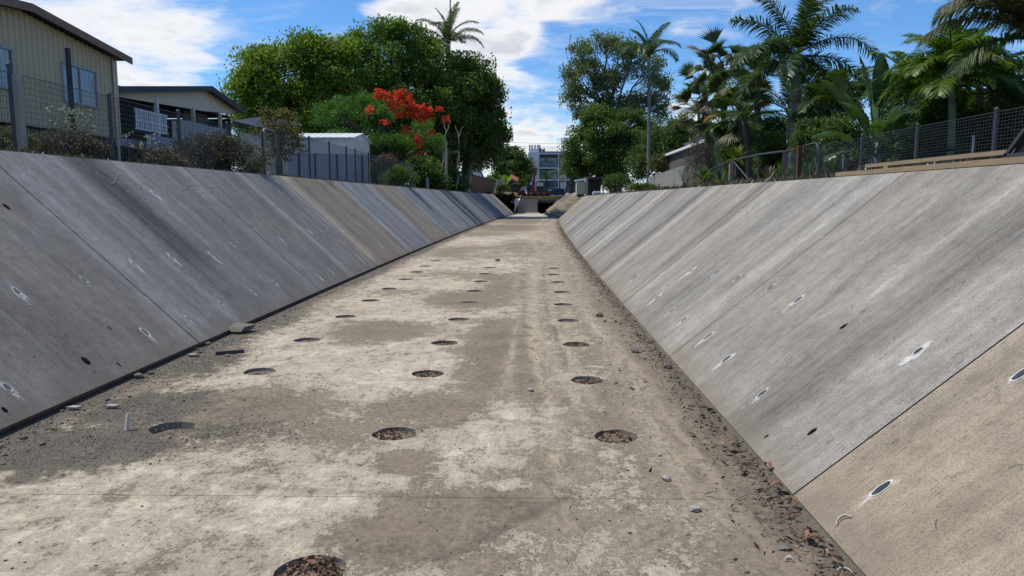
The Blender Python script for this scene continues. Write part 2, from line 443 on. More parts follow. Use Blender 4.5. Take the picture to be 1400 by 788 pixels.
def concrete_floor():
    m, t, b, o = new_mat('muddy_concrete')
    p = t.pos()
    dirt = t.attr('dirt'); grav = t.attr('gravel'); track = t.attr('track'); clean = t.attr('pale')
    big = t.noise(p, 1.1, 7, .66, .5); med = t.noise(p, 4.5, 8, .70, .4); fine = t.noise(p, 22, 6, .7); grit = t.noise(p, 110, 4, .7)
    comb_ = t.noise(t.scale(p, (9, 3.0, 1)), 1.0, 6, .7, .8)         # scraper marks along the channel
    nn = t.math('ADD', t.math('MULTIPLY', big, .26), t.math('ADD', t.math('MULTIPLY', med, .48), t.math('MULTIPLY', fine, .34)))
    vfine = t.noise(p, 55, 5, .75)
    nn = t.math('ADD', nn, t.math('ADD', t.math('MULTIPLY', t.math('SUBTRACT', comb_, .5), .30), t.math('MULTIPLY', t.math('SUBTRACT', vfine, .5), .30)))
    dm = t.math('ADD', dirt, t.math('MULTIPLY', t.math('SUBTRACT', nn, .5), 4.2))
    d1s = t.step(dm, .42, .58); d0 = t.step(dm, -.2, .80)
    soft = t.step(t.math('ADD', dirt, t.math('MULTIPLY', t.math('SUBTRACT', t.noise(p, 18, 8, .8), .5), 3.4)), .15, .95)
    d1 = t.math('ADD', t.math('MULTIPLY', d1s, .70), t.math('MULTIPLY', soft, .30))
    base = t.mix(t.step(big, .35, .66), (.49, .43, .335, 1), (.43, .37, .275, 1))
    base = t.mix(t.step(med, .42, .68), base, (.445, .39, .297, 1))
    base = t.mix(t.math('MULTIPLY', clean, .8), base, (.51, .455, .352, 1))
    base = t.mix(t.math('MULTIPLY', d0, .26), base, (.25, .20, .135, 1))
    mudc = t.mix(t.step(t.noise(p, 2.3, 5, .6), .38, .64), (.112, .090, .066, 1), (.168, .134, .096, 1))
    mudc = t.mix(t.step(fine, .40, .72), mudc, (.21, .17, .122, 1))
    c = t.mix(t.math('MULTIPLY', d1, .90), base, mudc)
    # churned tan strip and wheel marks
    tr = t.math('MULTIPLY', track, t.step(comb_, .38, .56))
    c = t.mix(t.math('MULTIPLY', tr, .85), c, (.42, .36, .26, 1))
    rut = t.attr('rut')
    c = t.mix(t.math('MULTIPLY', t.math('MAXIMUM', rut, 0.0), t.remap(fine, .3, .7, .3, 1.0)), c, (.45, .39, .29, 1))
    c = t.mix(t.math('MULTIPLY', t.math('MAXIMUM', t.math('MULTIPLY', rut, -1.0), 0.0), t.remap(fine, .3, .7, .4, 1.0)), c, (.095, .078, .058, 1))
    gm = t.step(t.math('ADD', grav, t.math('MULTIPLY', t.math('SUBTRACT', t.noise(p, 6, 6, .7), .5), 2.0)), .38, .68)
    gcol = t.mix(t.step(grit, .38, .62), (.075, .069, .058, 1), (.19, .168, .128, 1))
    c = t.mix(t.math('MULTIPLY', gm, .85), c, gcol)
    vor = t.node('ShaderNodeTexVoronoi'); t.put(vor.inputs['Vector'], p); vor.inputs['Scale'].default_value = 26.0
    speck = t.math('MULTIPLY', t.step(vor.outputs['Distance'], .17, .10), t.step(t.noise(p, 9, 2), .54, .62))
    vor2 = t.node('ShaderNodeTexVoronoi'); t.put(vor2.inputs['Vector'], p); vor2.inputs['Scale'].default_value = 60.0
    speck2 = t.math('MULTIPLY', t.step(vor2.outputs['Distance'], .2, .12), t.step(t.noise(p, 5, 3), .50, .6))
    sp = t.math('MAXIMUM', speck, speck2)
    c = t.mix(t.math('MULTIPLY', sp, .65), c, (.07, .06, .05, 1))
    c = t.mix(1.0, c, t.remap(grit, .2, .8, .74, 1.26), 'MULTIPLY')
    c = t.mix(1.0, c, t.remap(t.math('MULTIPLY', t.step(vfine, .52, .66), t.math('ADD', t.math('MULTIPLY', d0, .8), .12)), 0, 1, 1.06, .68), 'MULTIPLY')
    c = t.mix(1.0, c, t.remap(t.noise(p, 3.0, 8, .75, .6), .3, .7, .90, 1.10), 'MULTIPLY')
    t.put(b.inputs['Base Color'], c); b.inputs['Roughness'].default_value = .93; b.inputs['Specular IOR Level'].default_value = .2
    h = t.math('ADD', t.math('MULTIPLY', d1, .55), t.math('ADD', t.math('MULTIPLY', t.math('MULTIPLY', fine, d0), .9), t.math('MULTIPLY', t.math('MULTIPLY', grit, t.math('ADD', gm, .25)), .55)))
    h = t.math('ADD', h, t.math('MULTIPLY', t.math('MULTIPLY', comb_, d0), .6))
    bump(t, b, h, .75, .016)
    return m
M['floor'] = concrete_floor()

def ground_mat():
    m, t, b, o = new_mat('bank_soil_and_grass')
    p = t.pos()
    n = t.noise(p, .35, 6, .65); n2 = t.noise(p, 3.5, 6, .7)
    c = t.mix(t.step(n, .42, .6), (.085, .068, .05, 1), (.05, .062, .022, 1))
    c = t.mix(t.step(n2, .4, .7), c, (.13, .105, .07, 1))
    t.put(b.inputs['Base Color'], c); b.inputs['Roughness'].default_value = .95
    bump(t, b, n2, .6, .05)
    return m
M['ground'] = ground_mat()
def dirt_mat():
    m, t, b, o = new_mat('tan_dirt')
    p = t.pos()
    n = t.noise(p, .7, 7, .7, .6); n2 = t.noise(p, 5, 6, .7)
    c = t.mix(t.step(n, .40, .60), (.11, .088, .062, 1), (.225, .185, .13, 1))
    c = t.mix(t.math('MULTIPLY', t.step(n2, .5, .7), .5), c, (.12, .10, .075, 1))
    t.put(b.inputs['Base Color'], c); b.inputs['Roughness'].default_value = .95
    bump(t, b, n2, .8, .06)
    return m
M['dirt'] = dirt_mat()

# ------------------------------------------------------------------ channel geometry
def S(y):  # the channel swings gently to the right
    return 2.2 * (max(y, 0) / 80.0) ** 2 if y < 80 else 2.2 + 0.055 * (y - 80)
LB, LT, LTZ = -3.56, -5.80, 2.136      # left: foot x, top x, top height
RB, RT, RTZ = 1.444, 3.71, 1.865
LEFT_END, RIGHT_END, FLOOR_END = 80.0, 64.5, 81.5
LBZ, RBZ = 0.055, 0.012

def wall_axes(side):
    if side == 'L': a = Vector((LB, 0, LBZ)); e = Vector((LT, 0, LTZ))
    else: a = Vector((RB, 0, RBZ)); e = Vector((RT, 0, RTZ))
    return a, (e - a)
def wall_pt(side, u, v, n=0.0):
    a, e = wall_axes(side); L = e.length; d = e / L
    nor = Vector((d.z, 0, -d.x)) if side == 'L' else Vector((-d.z, 0, d.x))
    if nor.z < 0: nor = -nor
    p = a + d * v + nor * n
    return Vector((p.x + S(u), u, p.z))
def wall_hit(side, px, py):
    """photo pixel -> (u, v) on the sloped wall"""
    v = ray(px, py); a, e = wall_axes(side)
    k = 1.0
    for _ in range(30):
        # plane through a with slope e, shifted by S(y)
        y = v.y * k
        nx, nz = -e.z, e.x
        den = v.x * nx + v.z * nz
        k = ((a.x + S(y)) * nx + (a.z - HCAM) * nz) / den
    x = v.x * k - S(v.y * k); z = HCAM + v.z * k
    return v.y * k, math.hypot(x - a.x, z - a.z) * (1 if (z >= a.z) else -1)
LEN_L = wall_axes('L')[1].length; LEN_R = wall_axes('R')[1].length

# ------------------------------------------------------------------ ground
def build_ground():
    left = [(-900, 2.0), (-120, 2.3), (-40, 2.35), (-20, 2.3), (-12, 2.28), (-8, 2.22), (-6.6, 2.17), (-6.15, 2.11), (-5.86, 2.06), (-3.75, -.13)]
    right = [(1.62, -.13), (3.74, 1.76), (4.05, 1.83), (5.0, 1.9), (7.0, 2.0), (9, 2.02), (20, 2.05), (40, 2.0), (120, 2.0), (900, 1.8)]
    prof = left + right
    ys = [-300, -60, -20, -4] + list(np.arange(0, 100, 4.0)) + [100, 106, 115, 130, 160, 220, 320, 500, 900, 2500]
    V = []; n = len(prof)
    for y in ys:
        for x, z in prof:
            if y <= 84 and not (y > 66 and x > 1 and x < 5): zz_ = z
            else:
                zz_ = z
            if y >= 92 and -6 < x < 4.2: zz_ = max(z, 1.98 if y < 130 else 2.0)
            sh = S(min(y, 90)) if abs(x) < 60 else 0
            bumpz = 0.05 * math.sin(x * 1.7 + y * .9) if (abs(x) > 7 and abs(x) < 100) else 0
            V.append((x + sh, y, zz_ + bumpz))
    F = [(j * n + i, j * n + i + 1, (j + 1) * n + i + 1, (j + 1) * n + i) for j in range(len(ys) - 1) for i in range(n - 1)]
    o = link('ground', mesh_np('ground', V, F, M['ground'], smooth=False))
    tag(o, kind='structure')
build_ground()

# ------------------------------------------------------------------ panel with holes (shared by floor slabs and wall panels)
def cdt_surface(u0, u1, v0, v1, holes, us, vs, jitter=0.0):
    """holes: (cu, cv, ru, rv). returns points, triangles, list of hole rim index loops"""
    pts = []; edges = []
    nb = 0
    bu = sorted(set([u0, u1] + [u for u in us if u0 < u < u1])); bv = sorted(set([v0, v1] + [v for v in vs if v0 < v < v1]))
    loop = [(u, v0) for u in bu[:-1]] + [(u1, v) for v in bv[:-1]] + [(u, v1) for u in reversed(bu[1:])] + [(u0, v) for v in reversed(bv[1:])]
    nb = len(loop); pts += loop; edges += [(i, (i + 1) % nb) for i in range(nb)]
    rims = []
    for cu, cv, ru, rv in holes:
        k = len(pts); N = 24
        rim = rim_pts((cu, cv, ru, rv), N)
        pts += rim; edges += [(k + i, k + (i + 1) % N) for i in range(N)]
        for s_ in (1.25, 1.6, 2.2, 3.2):
            for i in range(N):
                a = 2 * math.pi * (i + .5) / N
                q = (cu + ru * s_ * math.cos(a), cv + rv * s_ * math.sin(a))
                if u0 + .02 < q[0] < u1 - .02 and v0 + .02 < q[1] < v1 - .02: pts.append(q)
    for u in bu[1:-1]:
        for v in bv[1:-1]:
            q = (u + rnd.uniform(-jitter, jitter), v + rnd.uniform(-jitter, jitter))
            if all(((q[0] - c[0]) / c[2]) ** 2 + ((q[1] - c[1]) / c[3]) ** 2 > 1.3 for c in holes): pts.append(q)
    res = geometry.delaunay_2d_cdt([Vector(p) for p in pts], edges, [], 1, 1e-5)
    co = np.array([tuple(p) for p in res[0]]); tri = np.array([tuple(f) for f in res[2]], dtype=np.int64)
    cen = co[tri].mean(axis=1)
    keep = np.ones(len(tri), bool)
    for cu, cv, ru, rv in holes:
        ex, ey = (cen[:, 0] - cu) / ru, (cen[:, 1] - cv) / rv
        keep &= np.hypot(ex, ey) > 0.985 * rim_k((cu, cv, ru, rv), np.arctan2(ey, ex))
    return co, tri[keep]
def rim_k(h, a):
    s_ = h[0] * 13.7 + h[1] * 5.1
    return 1 + .035 * np.sin(2 * a + s_) + .03 * np.sin(5 * a + 2 * s_) + .02 * np.sin(7 * a - s_)
def rim_pts(h, N=24, k=1.0):
    return [(h[0] + h[2] * k * rim_k(h, a) * math.cos(a), h[1] + h[3] * k * rim_k(h, a) * math.sin(a)) for a in (2 * math.pi * i / N for i in range(N))]

def slab(name, parent, to3d, u0, u1, v0, v1, holes, us, vs, mats, thick, depth, attrfun, depths=None, jitter=0.0, uvs=True):
    co, tri = cdt_surface(u0, u1, v0, v1, holes, us, vs, jitter)
    org = to3d((u0 + u1) / 2, v0, 0)
    V = [to3d(a, b, 0) for a, b in co]
    F = [tuple(f) for f in tri]; mi = [0] * len(F); UV = [tuple(c) for c in co]
    # orient faces upward
    a, b, c = (V[i] for i in F[0])
    if (b - a).cross(c - a).z < 0: F = [f[::-1] for f in F]
    # skirt
    ring = [(u0, v0), (u1, v0), (u1, v1), (u0, v1)]
    seg = [(u, v0) for u in np.linspace(u0, u1, 4)] + [(u1, v1)] + [(u, v1) for u in np.linspace(u1, u0, 4)[1:]]
    k = len(V); n = len(ring)
    for q in ring: V.append(to3d(q[0], q[1], 0)); UV.append(q)
    for q in ring: V.append(to3d(q[0], q[1], -thick)); UV.append(q)
    for i in range(n): F.append((k + i, k + (i + 1) % n, k + n + (i + 1) % n, k + n + i)); mi.append(0)
    for hi, h in enumerate(holes):
        dp = depths[hi] if depths else depth
        r = rim_pts(h); k = len(V); N = len(r)
        for q in r: V.append(to3d(q[0], q[1], 0)); UV.append(q)
        for q in rim_pts(h, N, .97): V.append(to3d(q[0], q[1], -dp)); UV.append(q)
        for i in range(N): F.append((k + (i + 1) % N, k + i, k + N + i, k + N + (i + 1) % N)); mi.append(2 if len(mats) > 2 else 0)
        F.append(tuple(k + N + i for i in range(N))); mi.append(1)
    at = attrfun(np.array(UV)) if attrfun else {}
    me = mesh_np(name, [v - org for v in V], F, mats, mi, attrs={a_: ('POINT', x) for a_, x in at.items()})
    if uvs:
        ul = me.uv_layers.new(name='metres'); li = np.empty(len(me.loops), dtype=np.int32); me.loops.foreach_get('vertex_index', li)
        ul.data.foreach_set('uv', np.array(UV, dtype=np.float32)[li].ravel())
    return link(name, me, parent, org)

# ------------------------------------------------------------------ channel floor
floor_root = empty('channel_floor', (0, 0, 0), kind='structure')
HOLE_PX = [(425, 781), (540, 593), (585, 511), (608, 469), (627, 437), (642, 414), (650, 398), (657, 385), (664, 374.5), (671, 366),
           (235, 585), (355, 508), (420, 465), (473, 433), (507, 411), (532, 395), (555, 382), (570, 372), (582, 364), (596, 357),
           (842, 597), (803, 520), (788, 471), (777, 438.5), (770, 416.5), (768, 399.5), (763, 386), (757, 375.5), (757, 367)]
FH = []
for px, py in HOLE_PX:
    q = floor_at(px, py); FH.append((q.x - S(q.y), q.y, .148, .148))
FH.append((-.577 * 1.6 - .95, 1.4, .148, .148))
FLOOR_Y = [-1.5, 3.78, 11.25, 18.7, 26.2, 33.7, 41.2, 48.7, 56.2, 63.7, 71.2, FLOOR_END]
# dirt map: blobs traced from the photograph, in floor metres (x, y, rx, ry, amount)
def fb(cx, cy, rx, ry, amt):
    q = floor_at(cx, cy); a = floor_at(cx + rx, cy); n_ = floor_at(cx, cy - ry); f_ = floor_at(cx, min(cy + ry, 900))
    return (q.x - S(q.y), (n_.y + f_.y) / 2, abs(a.x - q.x), abs(n_.y - f_.y) / 2, amt)
DIRT = [fb(*b) for b in [
    (340, 565, 110, 42, .80), (520, 452, 62, 18, .85), (690, 490, 62, 60, 1.0), (640, 412, 60, 16, .75), (700, 395, 55, 16, .7), (600, 560, 110, 26, .65),
    (430, 590, 60, 20, .55), (560, 640, 60, 22, .75), (480, 600, 45, 25, .45), (560, 735, 130, 36, .95), (690, 690, 110, 25, .85), (640, 760, 100, 30, .5),
    (760, 640, 60, 40, .55), (840, 720, 170, 45, .55), (960, 640, 90, 70, .75), (960, 560, 70, 60, .85), (890, 500, 50, 40, .85), (850, 450, 35, 25, .75),
    (830, 580, 80, 22, .6), (760, 545, 110, 14, .7), (740, 500, 60, 20, .5), (820, 415, 30, 20, .7), (1060, 740, 60, 40, .75), (180, 770, 70, 14, .35),
    (140, 690, 24, 18, .6), (205, 775, 30, 12, .55), (370, 640, 40, 14, .4), (250, 600, 120, 30, .35), (560, 690, 70, 18, .5),
    (680, 380, 60, 8, .55), (560, 400, 60, 7, .35), (640, 345, 70, 9, .6), (720, 340, 50, 12, .55), (700, 312, 60, 5, .8), (660, 320, 50, 4, .55),
    (790, 370, 25, 14, .6), (780, 345, 18, 10, .6), (610, 375, 45, 6, .4), (745, 425, 25, 30, .35), (770, 320, 10, 12, .6), (720, 303, 50, 4, .8), (300, 480, 40, 12, .3), (255, 520, 60, 14, .25)]]
CLEAN = [fb(*b) for b in [
    (660, 615, 50, 32, 1.15), (700, 560, 40, 14, .5), (760, 470, 18, 70, .35), (480, 505, 110, 32, .7), (240, 720, 190, 40, 1.0), (530, 658, 22, 9, 1.3), (560, 600, 25, 10, .5),
    (450, 700, 60, 30, .5), (700, 660, 30, 12, .5), (860, 620, 40, 30, .35), (900, 690, 70, 12, .6), (940, 770, 90, 16, .6), (720, 740, 60, 14, .6), (660, 345, 25, 4, .4), (700, 428, 40, 8, .5), (560, 430, 60, 14, .6), (620, 390, 40, 6, .4), (400, 540, 60, 10, .3)]]
GRAV = [fb(*b) for b in [(90, 615, 150, 34, 1.1), (200, 560, 90, 30, 1.0), (300, 590, 110, 22, .55), (40, 650, 60, 14, .7), (270, 500, 60, 26, .75), (370, 440, 50, 18, .75), (330, 560, 90, 30, .45),
    (1010, 650, 40, 60, .45), (940, 540, 40, 50, .5), (1080, 740, 40, 40, .5), (880, 470, 30, 30, .45)]]
def blobs(bl, X, Y):
    o = np.zeros_like(X)
    for x, y, rx, ry, a in bl:
        d = ((X - x) / max(rx, .02)) ** 2 + ((Y - y) / max(ry, .02)) ** 2
        o = np.maximum(o, a * np.exp(-0.75 * d ** 1.4))
    return o
RUTS = []
for pts, wd, amt in [([(586, 772), (660, 738), (746, 693), (790, 672)], .035, -.8), ([(771, 787), (850, 730), (932, 686)], .03, .9), ([(800, 790), (880, 735), (960, 690)], .025, .7), ([(840, 790), (910, 740), (985, 700)], .025, .7),
        ([(730, 787), (800, 735), (880, 700), (940, 684)], .03, .6), ([(690, 640), (760, 668), (815, 674)], .02, -.6), ([(568, 586), (664, 572), (740, 580), (807, 600)], .03, -.7), ([(726, 359), (733, 448), (788, 554)], .045, .8),
        ([(748, 380), (760, 448), (815, 560)], .04, .7), ([(802, 434), (828, 465)], .03, .8), ([(740, 340), (748, 420), (775, 500)], .04, -.5), ([(715, 360), (718, 470), (735, 570)], .03, -.5), ([(760, 500), (800, 600), (860, 700)], .03, -.4),
        ([(870, 560), (930, 640), (1000, 720)], .03, .5), ([(900, 540), (965, 620), (1040, 710)], .03, -.5), ([(840, 520), (900, 600)], .03, -.45), ([(700, 470), (698, 560), (712, 640)], .025, .5), ([(300, 660), (420, 670), (560, 676)], .022, -.6), ([(560, 676), (760, 690), (900, 688)], .018, -.5), ([(620, 600), (700, 590), (712, 660)], .02, .6)]:
    q = [floor_at(*p_) for p_ in pts]; fine_ = []
    for i in range(len(q) - 1):
        for k in range(8): fine_.append(q[i].lerp(q[i + 1], k / 8))
    fine_.append(q[-1]); RUTS.append((np.array([(a.x - S(a.y), a.y) for a in fine_]), wd, amt))
def ruts(X, Y):
    o = np.zeros_like(X); PT = np.stack([X, Y], axis=1)
    for line, wd, amt in RUTS:
        lo = line.min(axis=0) - .4; hi = line.max(axis=0) + .4
        k = np.where((X > lo[0]) & (X < hi[0]) & (Y > lo[1]) & (Y < hi[1]))[0]
        if not len(k): continue
        a = line[:-1]; d = line[1:] - a; L2 = (d ** 2).sum(axis=1)
        r = PT[k][:, None] - a[None]; t = np.clip((r * d[None]).sum(axis=2) / L2, 0, 1)
        dist = np.linalg.norm(r - t[..., None] * d[None], axis=2).min(axis=1)
        v = amt * np.exp(-(dist / wd) ** 2); o[k] = np.where(np.abs(v) > np.abs(o[k]), v, o[k])
    return o
def floor_attrs(uv):
    Y = uv[:, 0]; X = uv[:, 1]
    cl = blobs(CLEAN, X, Y)
    d = blobs(DIRT, X, Y) - cl * .75 + .03
    # along both walls
    dl = X - LB; dr = RB - X
    d = np.maximum(d, .85 * np.exp(-(dr / .55) ** 2)); d = np.maximum(d, .62 * np.exp(-(np.maximum(dr - .2, 0) / .85) ** 2))
    d = np.maximum(d, (.30 + .12 * np.sin(Y * .8)) * np.exp(-((X - .35) / .75) ** 2))
    d = np.maximum(d, .8 * np.exp(-(dl / .45) ** 2))
    g = blobs(GRAV, X, Y)
    g = np.maximum(g, 1.0 * np.exp(-(dl / (.33 + .12 * np.sin(Y * .9))) ** 2)); g = np.maximum(g, .8 * np.exp(-(dr / .30) ** 2))
    tr = np.zeros_like(X)
    for x0, wd, a in ((.12, .10, .9), (.48, .06, .8), (.80, .12, .6), (-.25, .05, .5), (1.0, .08, .5)):
        xx = x0 + .10 * np.sin(Y * .35 + x0 * 7) + .02 * Y * (x0 < .3) * 0
        tr = np.maximum(tr, a * np.exp(-((X - xx) / wd) ** 2) * np.clip((Y - 2.5) / 2, 0, 1))
    return {'dirt': d, 'gravel': g, 'track': tr, 'rut': ruts(X, Y), 'pale': np.clip(cl - .3, 0, 1)}
for i in range(len(FLOOR_Y) - 1):
    y0, y1 = FLOOR_Y[i] + .002, FLOOR_Y[i + 1] - .002
    du = .035 if y0 < 3.7 else (.06 if y0 < 11 else (.2 if y0 < 27 else .6))
    hs = [(h[1], h[0], h[2], h[3]) for h in FH if y0 < h[1] < y1]
    sp = [floor_at(-200, 700)]
    slab('floor_slab', floor_root, lambda u, v, n: Vector((v + S(u), u, n)), y0, y1, LB - .14, RB + .10, hs,
         list(np.arange(y0 + du, y1 - du * .5, du)), list(np.arange(LB - .14 + .08, RB + .05, .035 if y0 < 3.7 else (.05 if y0 < 11 else .12))), [M['floor'], M['soil'], M['concrete_dark']],
         .12, .10, floor_attrs, depths=[(.09 if h[0] < 2.4 else (.05 if h[1] < -1.5 and h[0] < 6 else .028)) for h in hs], jitter=du * .2, uvs=False)

# ------------------------------------------------------------------ sloped walls
LHOLE = [(115, 383), (23, 399), (199, 455), (10, 530), (235, 352), (290, 349), (184, 361), (258, 436), (303, 414), (347, 400), (376, 386), (318, 335), (212, 265), (275, 266),
         (383, 326), (404, 321), (423, 316), (436, 313), (436, 378), (452, 370), (468, 330), (490, 352), (505, 344), (520, 335)]
LPIT = [(118, 494, .055, .035), (36, 561, .04, .05), (9, 283, .05, .03), (25, 300, .08, .03), (150, 449, .03, .012), (171, 506, .03, .012), (8, 562, .03, .02), (15, 289, .03, .02)]
RHOLE = [(1205, 668), (1397, 511), (1255, 480), (1042, 538), (993, 491), (968, 460), (1091, 410), (1053, 393), (1008, 380), (980, 372), (945, 370), (935, 437), (918, 425), (898, 407), (880, 392), (913, 390), (868, 380)]
RPIT = [(1153, 446, .035, .022), (1110, 590, .035, .022), (1043, 600, .02, .012)]
LJ = [-1.6, 3.1, 7.73] + [7.73 + 4.58 * k for k in range(1, 15)] + [76.4, LEFT_END]
LJ = [y for y in LJ if y <= LEFT_END]
RJ = [-.6, 3.83, 7.34] + [7.34 + 3.85 * k for k in range(1, 14)] + [RIGHT_END]
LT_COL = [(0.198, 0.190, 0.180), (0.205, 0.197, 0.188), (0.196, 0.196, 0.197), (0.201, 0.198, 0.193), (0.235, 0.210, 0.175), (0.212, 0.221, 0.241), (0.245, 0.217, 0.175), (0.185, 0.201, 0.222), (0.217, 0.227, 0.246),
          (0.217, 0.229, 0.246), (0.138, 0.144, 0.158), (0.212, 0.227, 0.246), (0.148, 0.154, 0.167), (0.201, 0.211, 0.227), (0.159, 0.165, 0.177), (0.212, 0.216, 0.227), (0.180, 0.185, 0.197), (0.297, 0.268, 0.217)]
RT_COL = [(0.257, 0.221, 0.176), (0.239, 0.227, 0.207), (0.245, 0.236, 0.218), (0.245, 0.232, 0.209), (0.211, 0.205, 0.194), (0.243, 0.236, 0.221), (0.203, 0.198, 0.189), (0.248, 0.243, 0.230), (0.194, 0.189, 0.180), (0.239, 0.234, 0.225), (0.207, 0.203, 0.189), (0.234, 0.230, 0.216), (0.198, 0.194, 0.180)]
# streak bands down the slope: centre y, half width, strength, (v range)
LBAND = [(9.5, .34, -.42, .9, 9), (8.9, .12, .20, 0, 9), (10.3, .10, .25, 1.2, 9), (11.5, .6, -.15, 0, 2), (7.9, .35, .16, 0, 9), (12.1, .25, .15, 0, 9), (14.6, .15, .30, 0, 9), (14.0, .3, -.08, 0, 9), (17.2, .4, .32, 0, 9), (17.9, .2, -.12, 0, 9), (6.0, .5, -.10, 0, 1.5), (21.6, .2, .3, 0, 9),
         (25.6, .25, .3, 0, 9), (26.5, .3, -.15, 0, 9), (31, .4, .35, 0, 9), (36, .5, .3, 0, 9), (46, .6, .35, 0, 9), (40, .6, -.3, 0, 9), (55, 1., -.35, 0, 9), (60, .8, .4, 0, 9), (68, 1., -.35, 0, 9), (79.3, .8, .6, 0, 9)]
RBAND = [(4.95, .36, -.28, 0, 9), (5.42, .09, .24, 1.1, 9), (4.35, .25, .10, 0, 9), (7.75, .10, .18, 0, 9), (8.1, .10, -.28, .8, 9), (8.9, .5, -.16, 0, 1.3), (11.5, .25, -.3, .6, 9), (11.0, .12, .18, 0, 9), (12.6, .3, -.12, 0, 9), (15.4, .3, -.32, 0, 9), (14.6, .3, .18, 0, 9), (18.8, .35, -.3, 0, 9), (20.3, .4, .2, 0, 9),
         (23.5, .4, -.35, 0, 9), (26, .5, .22, 0, 9), (28.5, .4, -.3, 0, 9), (33, .6, -.3, 0, 9), (36, .6, .22, 0, 9), (41, .7, -.3, 0, 9), (48, .8, .22, 0, 9), (52, .7, -.3, 0, 9), (63.7, .7, .5, 0, 9)]
def build_wall(side, joints, cols, holes_px, pits_px, bands, root, L):
    hs = []
    for px, py in holes_px:
        u, v = wall_hit(side, px, py); k_ = rnd.uniform(.72, 1.05); hs.append([u, min(max(v, .12), L - .2), .027 * k_, .055 * k_ * rnd.uniform(.85, 1.15), 'h'])
    for px, py, rv, ru in pits_px:
        u, v = wall_hit(side, px, py); hs.append([u, min(max(v, .12), L - .2), ru, rv, 'p'])
    # beyond the ones the photo resolves the pattern goes on
    y = 24.0 if side == 'L' else 19.5
    while y < (LEFT_END if side == 'L' else RIGHT_END) - 2:
        for v in (.75, 1.5): hs.append([y + (.7 if v > 1 else 0), v, .034, .075, 'h'])
        y += 1.53
    for j in range(len(joints) - 1):
        g = .013 if side == 'L' else .008
        y0, y1 = joints[j] + g, joints[j + 1] - g
        hp = []
        for h in hs:
            if y0 + .1 < h[0] < y1 - .1 and all(abs(h[0] - k[0]) > .16 or abs(h[1] - k[1]) > .3 for k in hp): hp.append(h)
        off = rnd.uniform(-.003, .003)
        def to3d(u, v, n, off=off): return wall_pt(side, u, v, n + off)
        def attrs(uv, hp=hp):
            U, Vv = uv[:, 0], uv[:, 1]
            sm = np.zeros(len(uv)); bd = np.zeros(len(uv)); pt = np.zeros(len(uv))
            for h in hp:
                if h[4] == 'h':
                    d = ((U - h[0]) / .055) ** 2 + (np.where(Vv < h[1], (Vv - h[1]) / .20, (Vv - h[1]) / .11)) ** 2
                    sm = np.maximum(sm, (.8 + .2 * math.sin(h[0] * 37 + h[1] * 11)) * np.exp(-d * .9))
            for c, wd, a, v0, v1 in bands:
                bd += a * np.exp(-((U - c - .03 * np.sin(Vv * 2)) / wd) ** 4) * np.clip((Vv - v0) * 3 + .3 if v0 > 0 else 1, 0, 1) * np.clip((v1 - Vv) * 2, 0, 1)
            if side == 'L': pt = np.exp(-((U - 9.55) / .33) ** 4) * np.clip((Vv - .9) * 1.5, 0, 1)
            return {'smear': sm, 'band': bd, 'pits': pt}
        du = .11 if y1 < 24 else .25
        o = slab('wall_panel', root, to3d, y0, y1, 0, L, [h[:4] for h in hp], list(np.arange(y0 + du, y1 - du * .4, du)), list(np.arange(.3, L - .1, .3)),
                 [M['wall'], M['soil'], M['pit']], .13, .12, attrs, depths=[.12 if h[4] == 'h' else .05 for h in hp])
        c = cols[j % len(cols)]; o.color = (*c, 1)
        if y0 < 27:
            for h in hp:
                if h[4] != 'h': continue
                b = MB(); N = 24
                inner = rim_pts(h, N, .93); outer = rim_pts(h, N, 1.14 if side == 'R' else 1.08)
                vs = [to3d(q[0], q[1], .004) for q in inner] + [to3d(q[0], q[1], .004) for q in outer] + [to3d(q[0], q[1], -.03) for q in inner] + [to3d(q[0], q[1], -.002) for q in outer]
                fs = []
                for i in range(N):
                    k = (i + 1) % N
                    fs += [(i, k, N + k, N + i), (2 * N + i, 2 * N + k, k, i), (N + i, N + k, 3 * N + k, 3 * N + i)]
                b.add(vs, fs).build('pipe_rim', M['pvc'], o)
        if j < 3:   # synthetic fibres standing out of the concrete
            b = MB(); nf = 70 if (side == 'R' and j == 0) else 40
            for _ in range(nf):
                u = rnd.uniform(y0 + .1, y1 - .1); v = rnd.uniform(.1, L - .1); a = rnd.gauss(1.57, .7); l_ = rnd.uniform(.025, .06); cv = rnd.uniform(-.4, .4)
                pts = []
                for s_ in (-1, -.4, .3, 1):
                    aa = a + cv * s_
                    pts.append(to3d(u + math.cos(aa) * l_ / 2 * s_, v + math.sin(aa) * l_ / 2 * s_, .004 + .003 * (1 - s_ * s_)))
                b.tube(pts, .0016, 3, cap=False)
            tag(b.build('concrete_fibres', plain('fibre', (.10, .095, .09), .7) if 'fibre' not in M else M['fibre'], o), kind='stuff')
M['fibre'] = plain('fibre', (.12, .11, .10), .7)
def lime_line(panel, pts):
    q = [wall_hit('L', *p_) for p_ in pts]; V = []; F = []
    n = 6; fine_ = []
    for i in range(len(q) - 1):
        for k in range(n): t = k / n; fine_.append((q[i][0] + (q[i + 1][0] - q[i][0]) * t, q[i][1] + (q[i + 1][1] - q[i][1]) * (t * t * (3 - 2 * t))))
    for u, v in fine_:
        wd = .005 * rnd.uniform(.4, 1.2); V += [tuple(wall_pt('L', u, v + wd, .005)), tuple(wall_pt('L', u, v - wd, .005))]
    F = [(2 * i, 2 * i + 1, 2 * i + 3, 2 * i + 2) for i in range(len(fine_) - 1)]
    o_ = wloc(panel); link('lime_deposit', mesh_np('lime_deposit', [Vector(v) - o_ for v in V], F, M['lime']), panel, o_)
M['lime'] = plain('lime_deposit', (.265, .265, .265), .9, .4, 14)
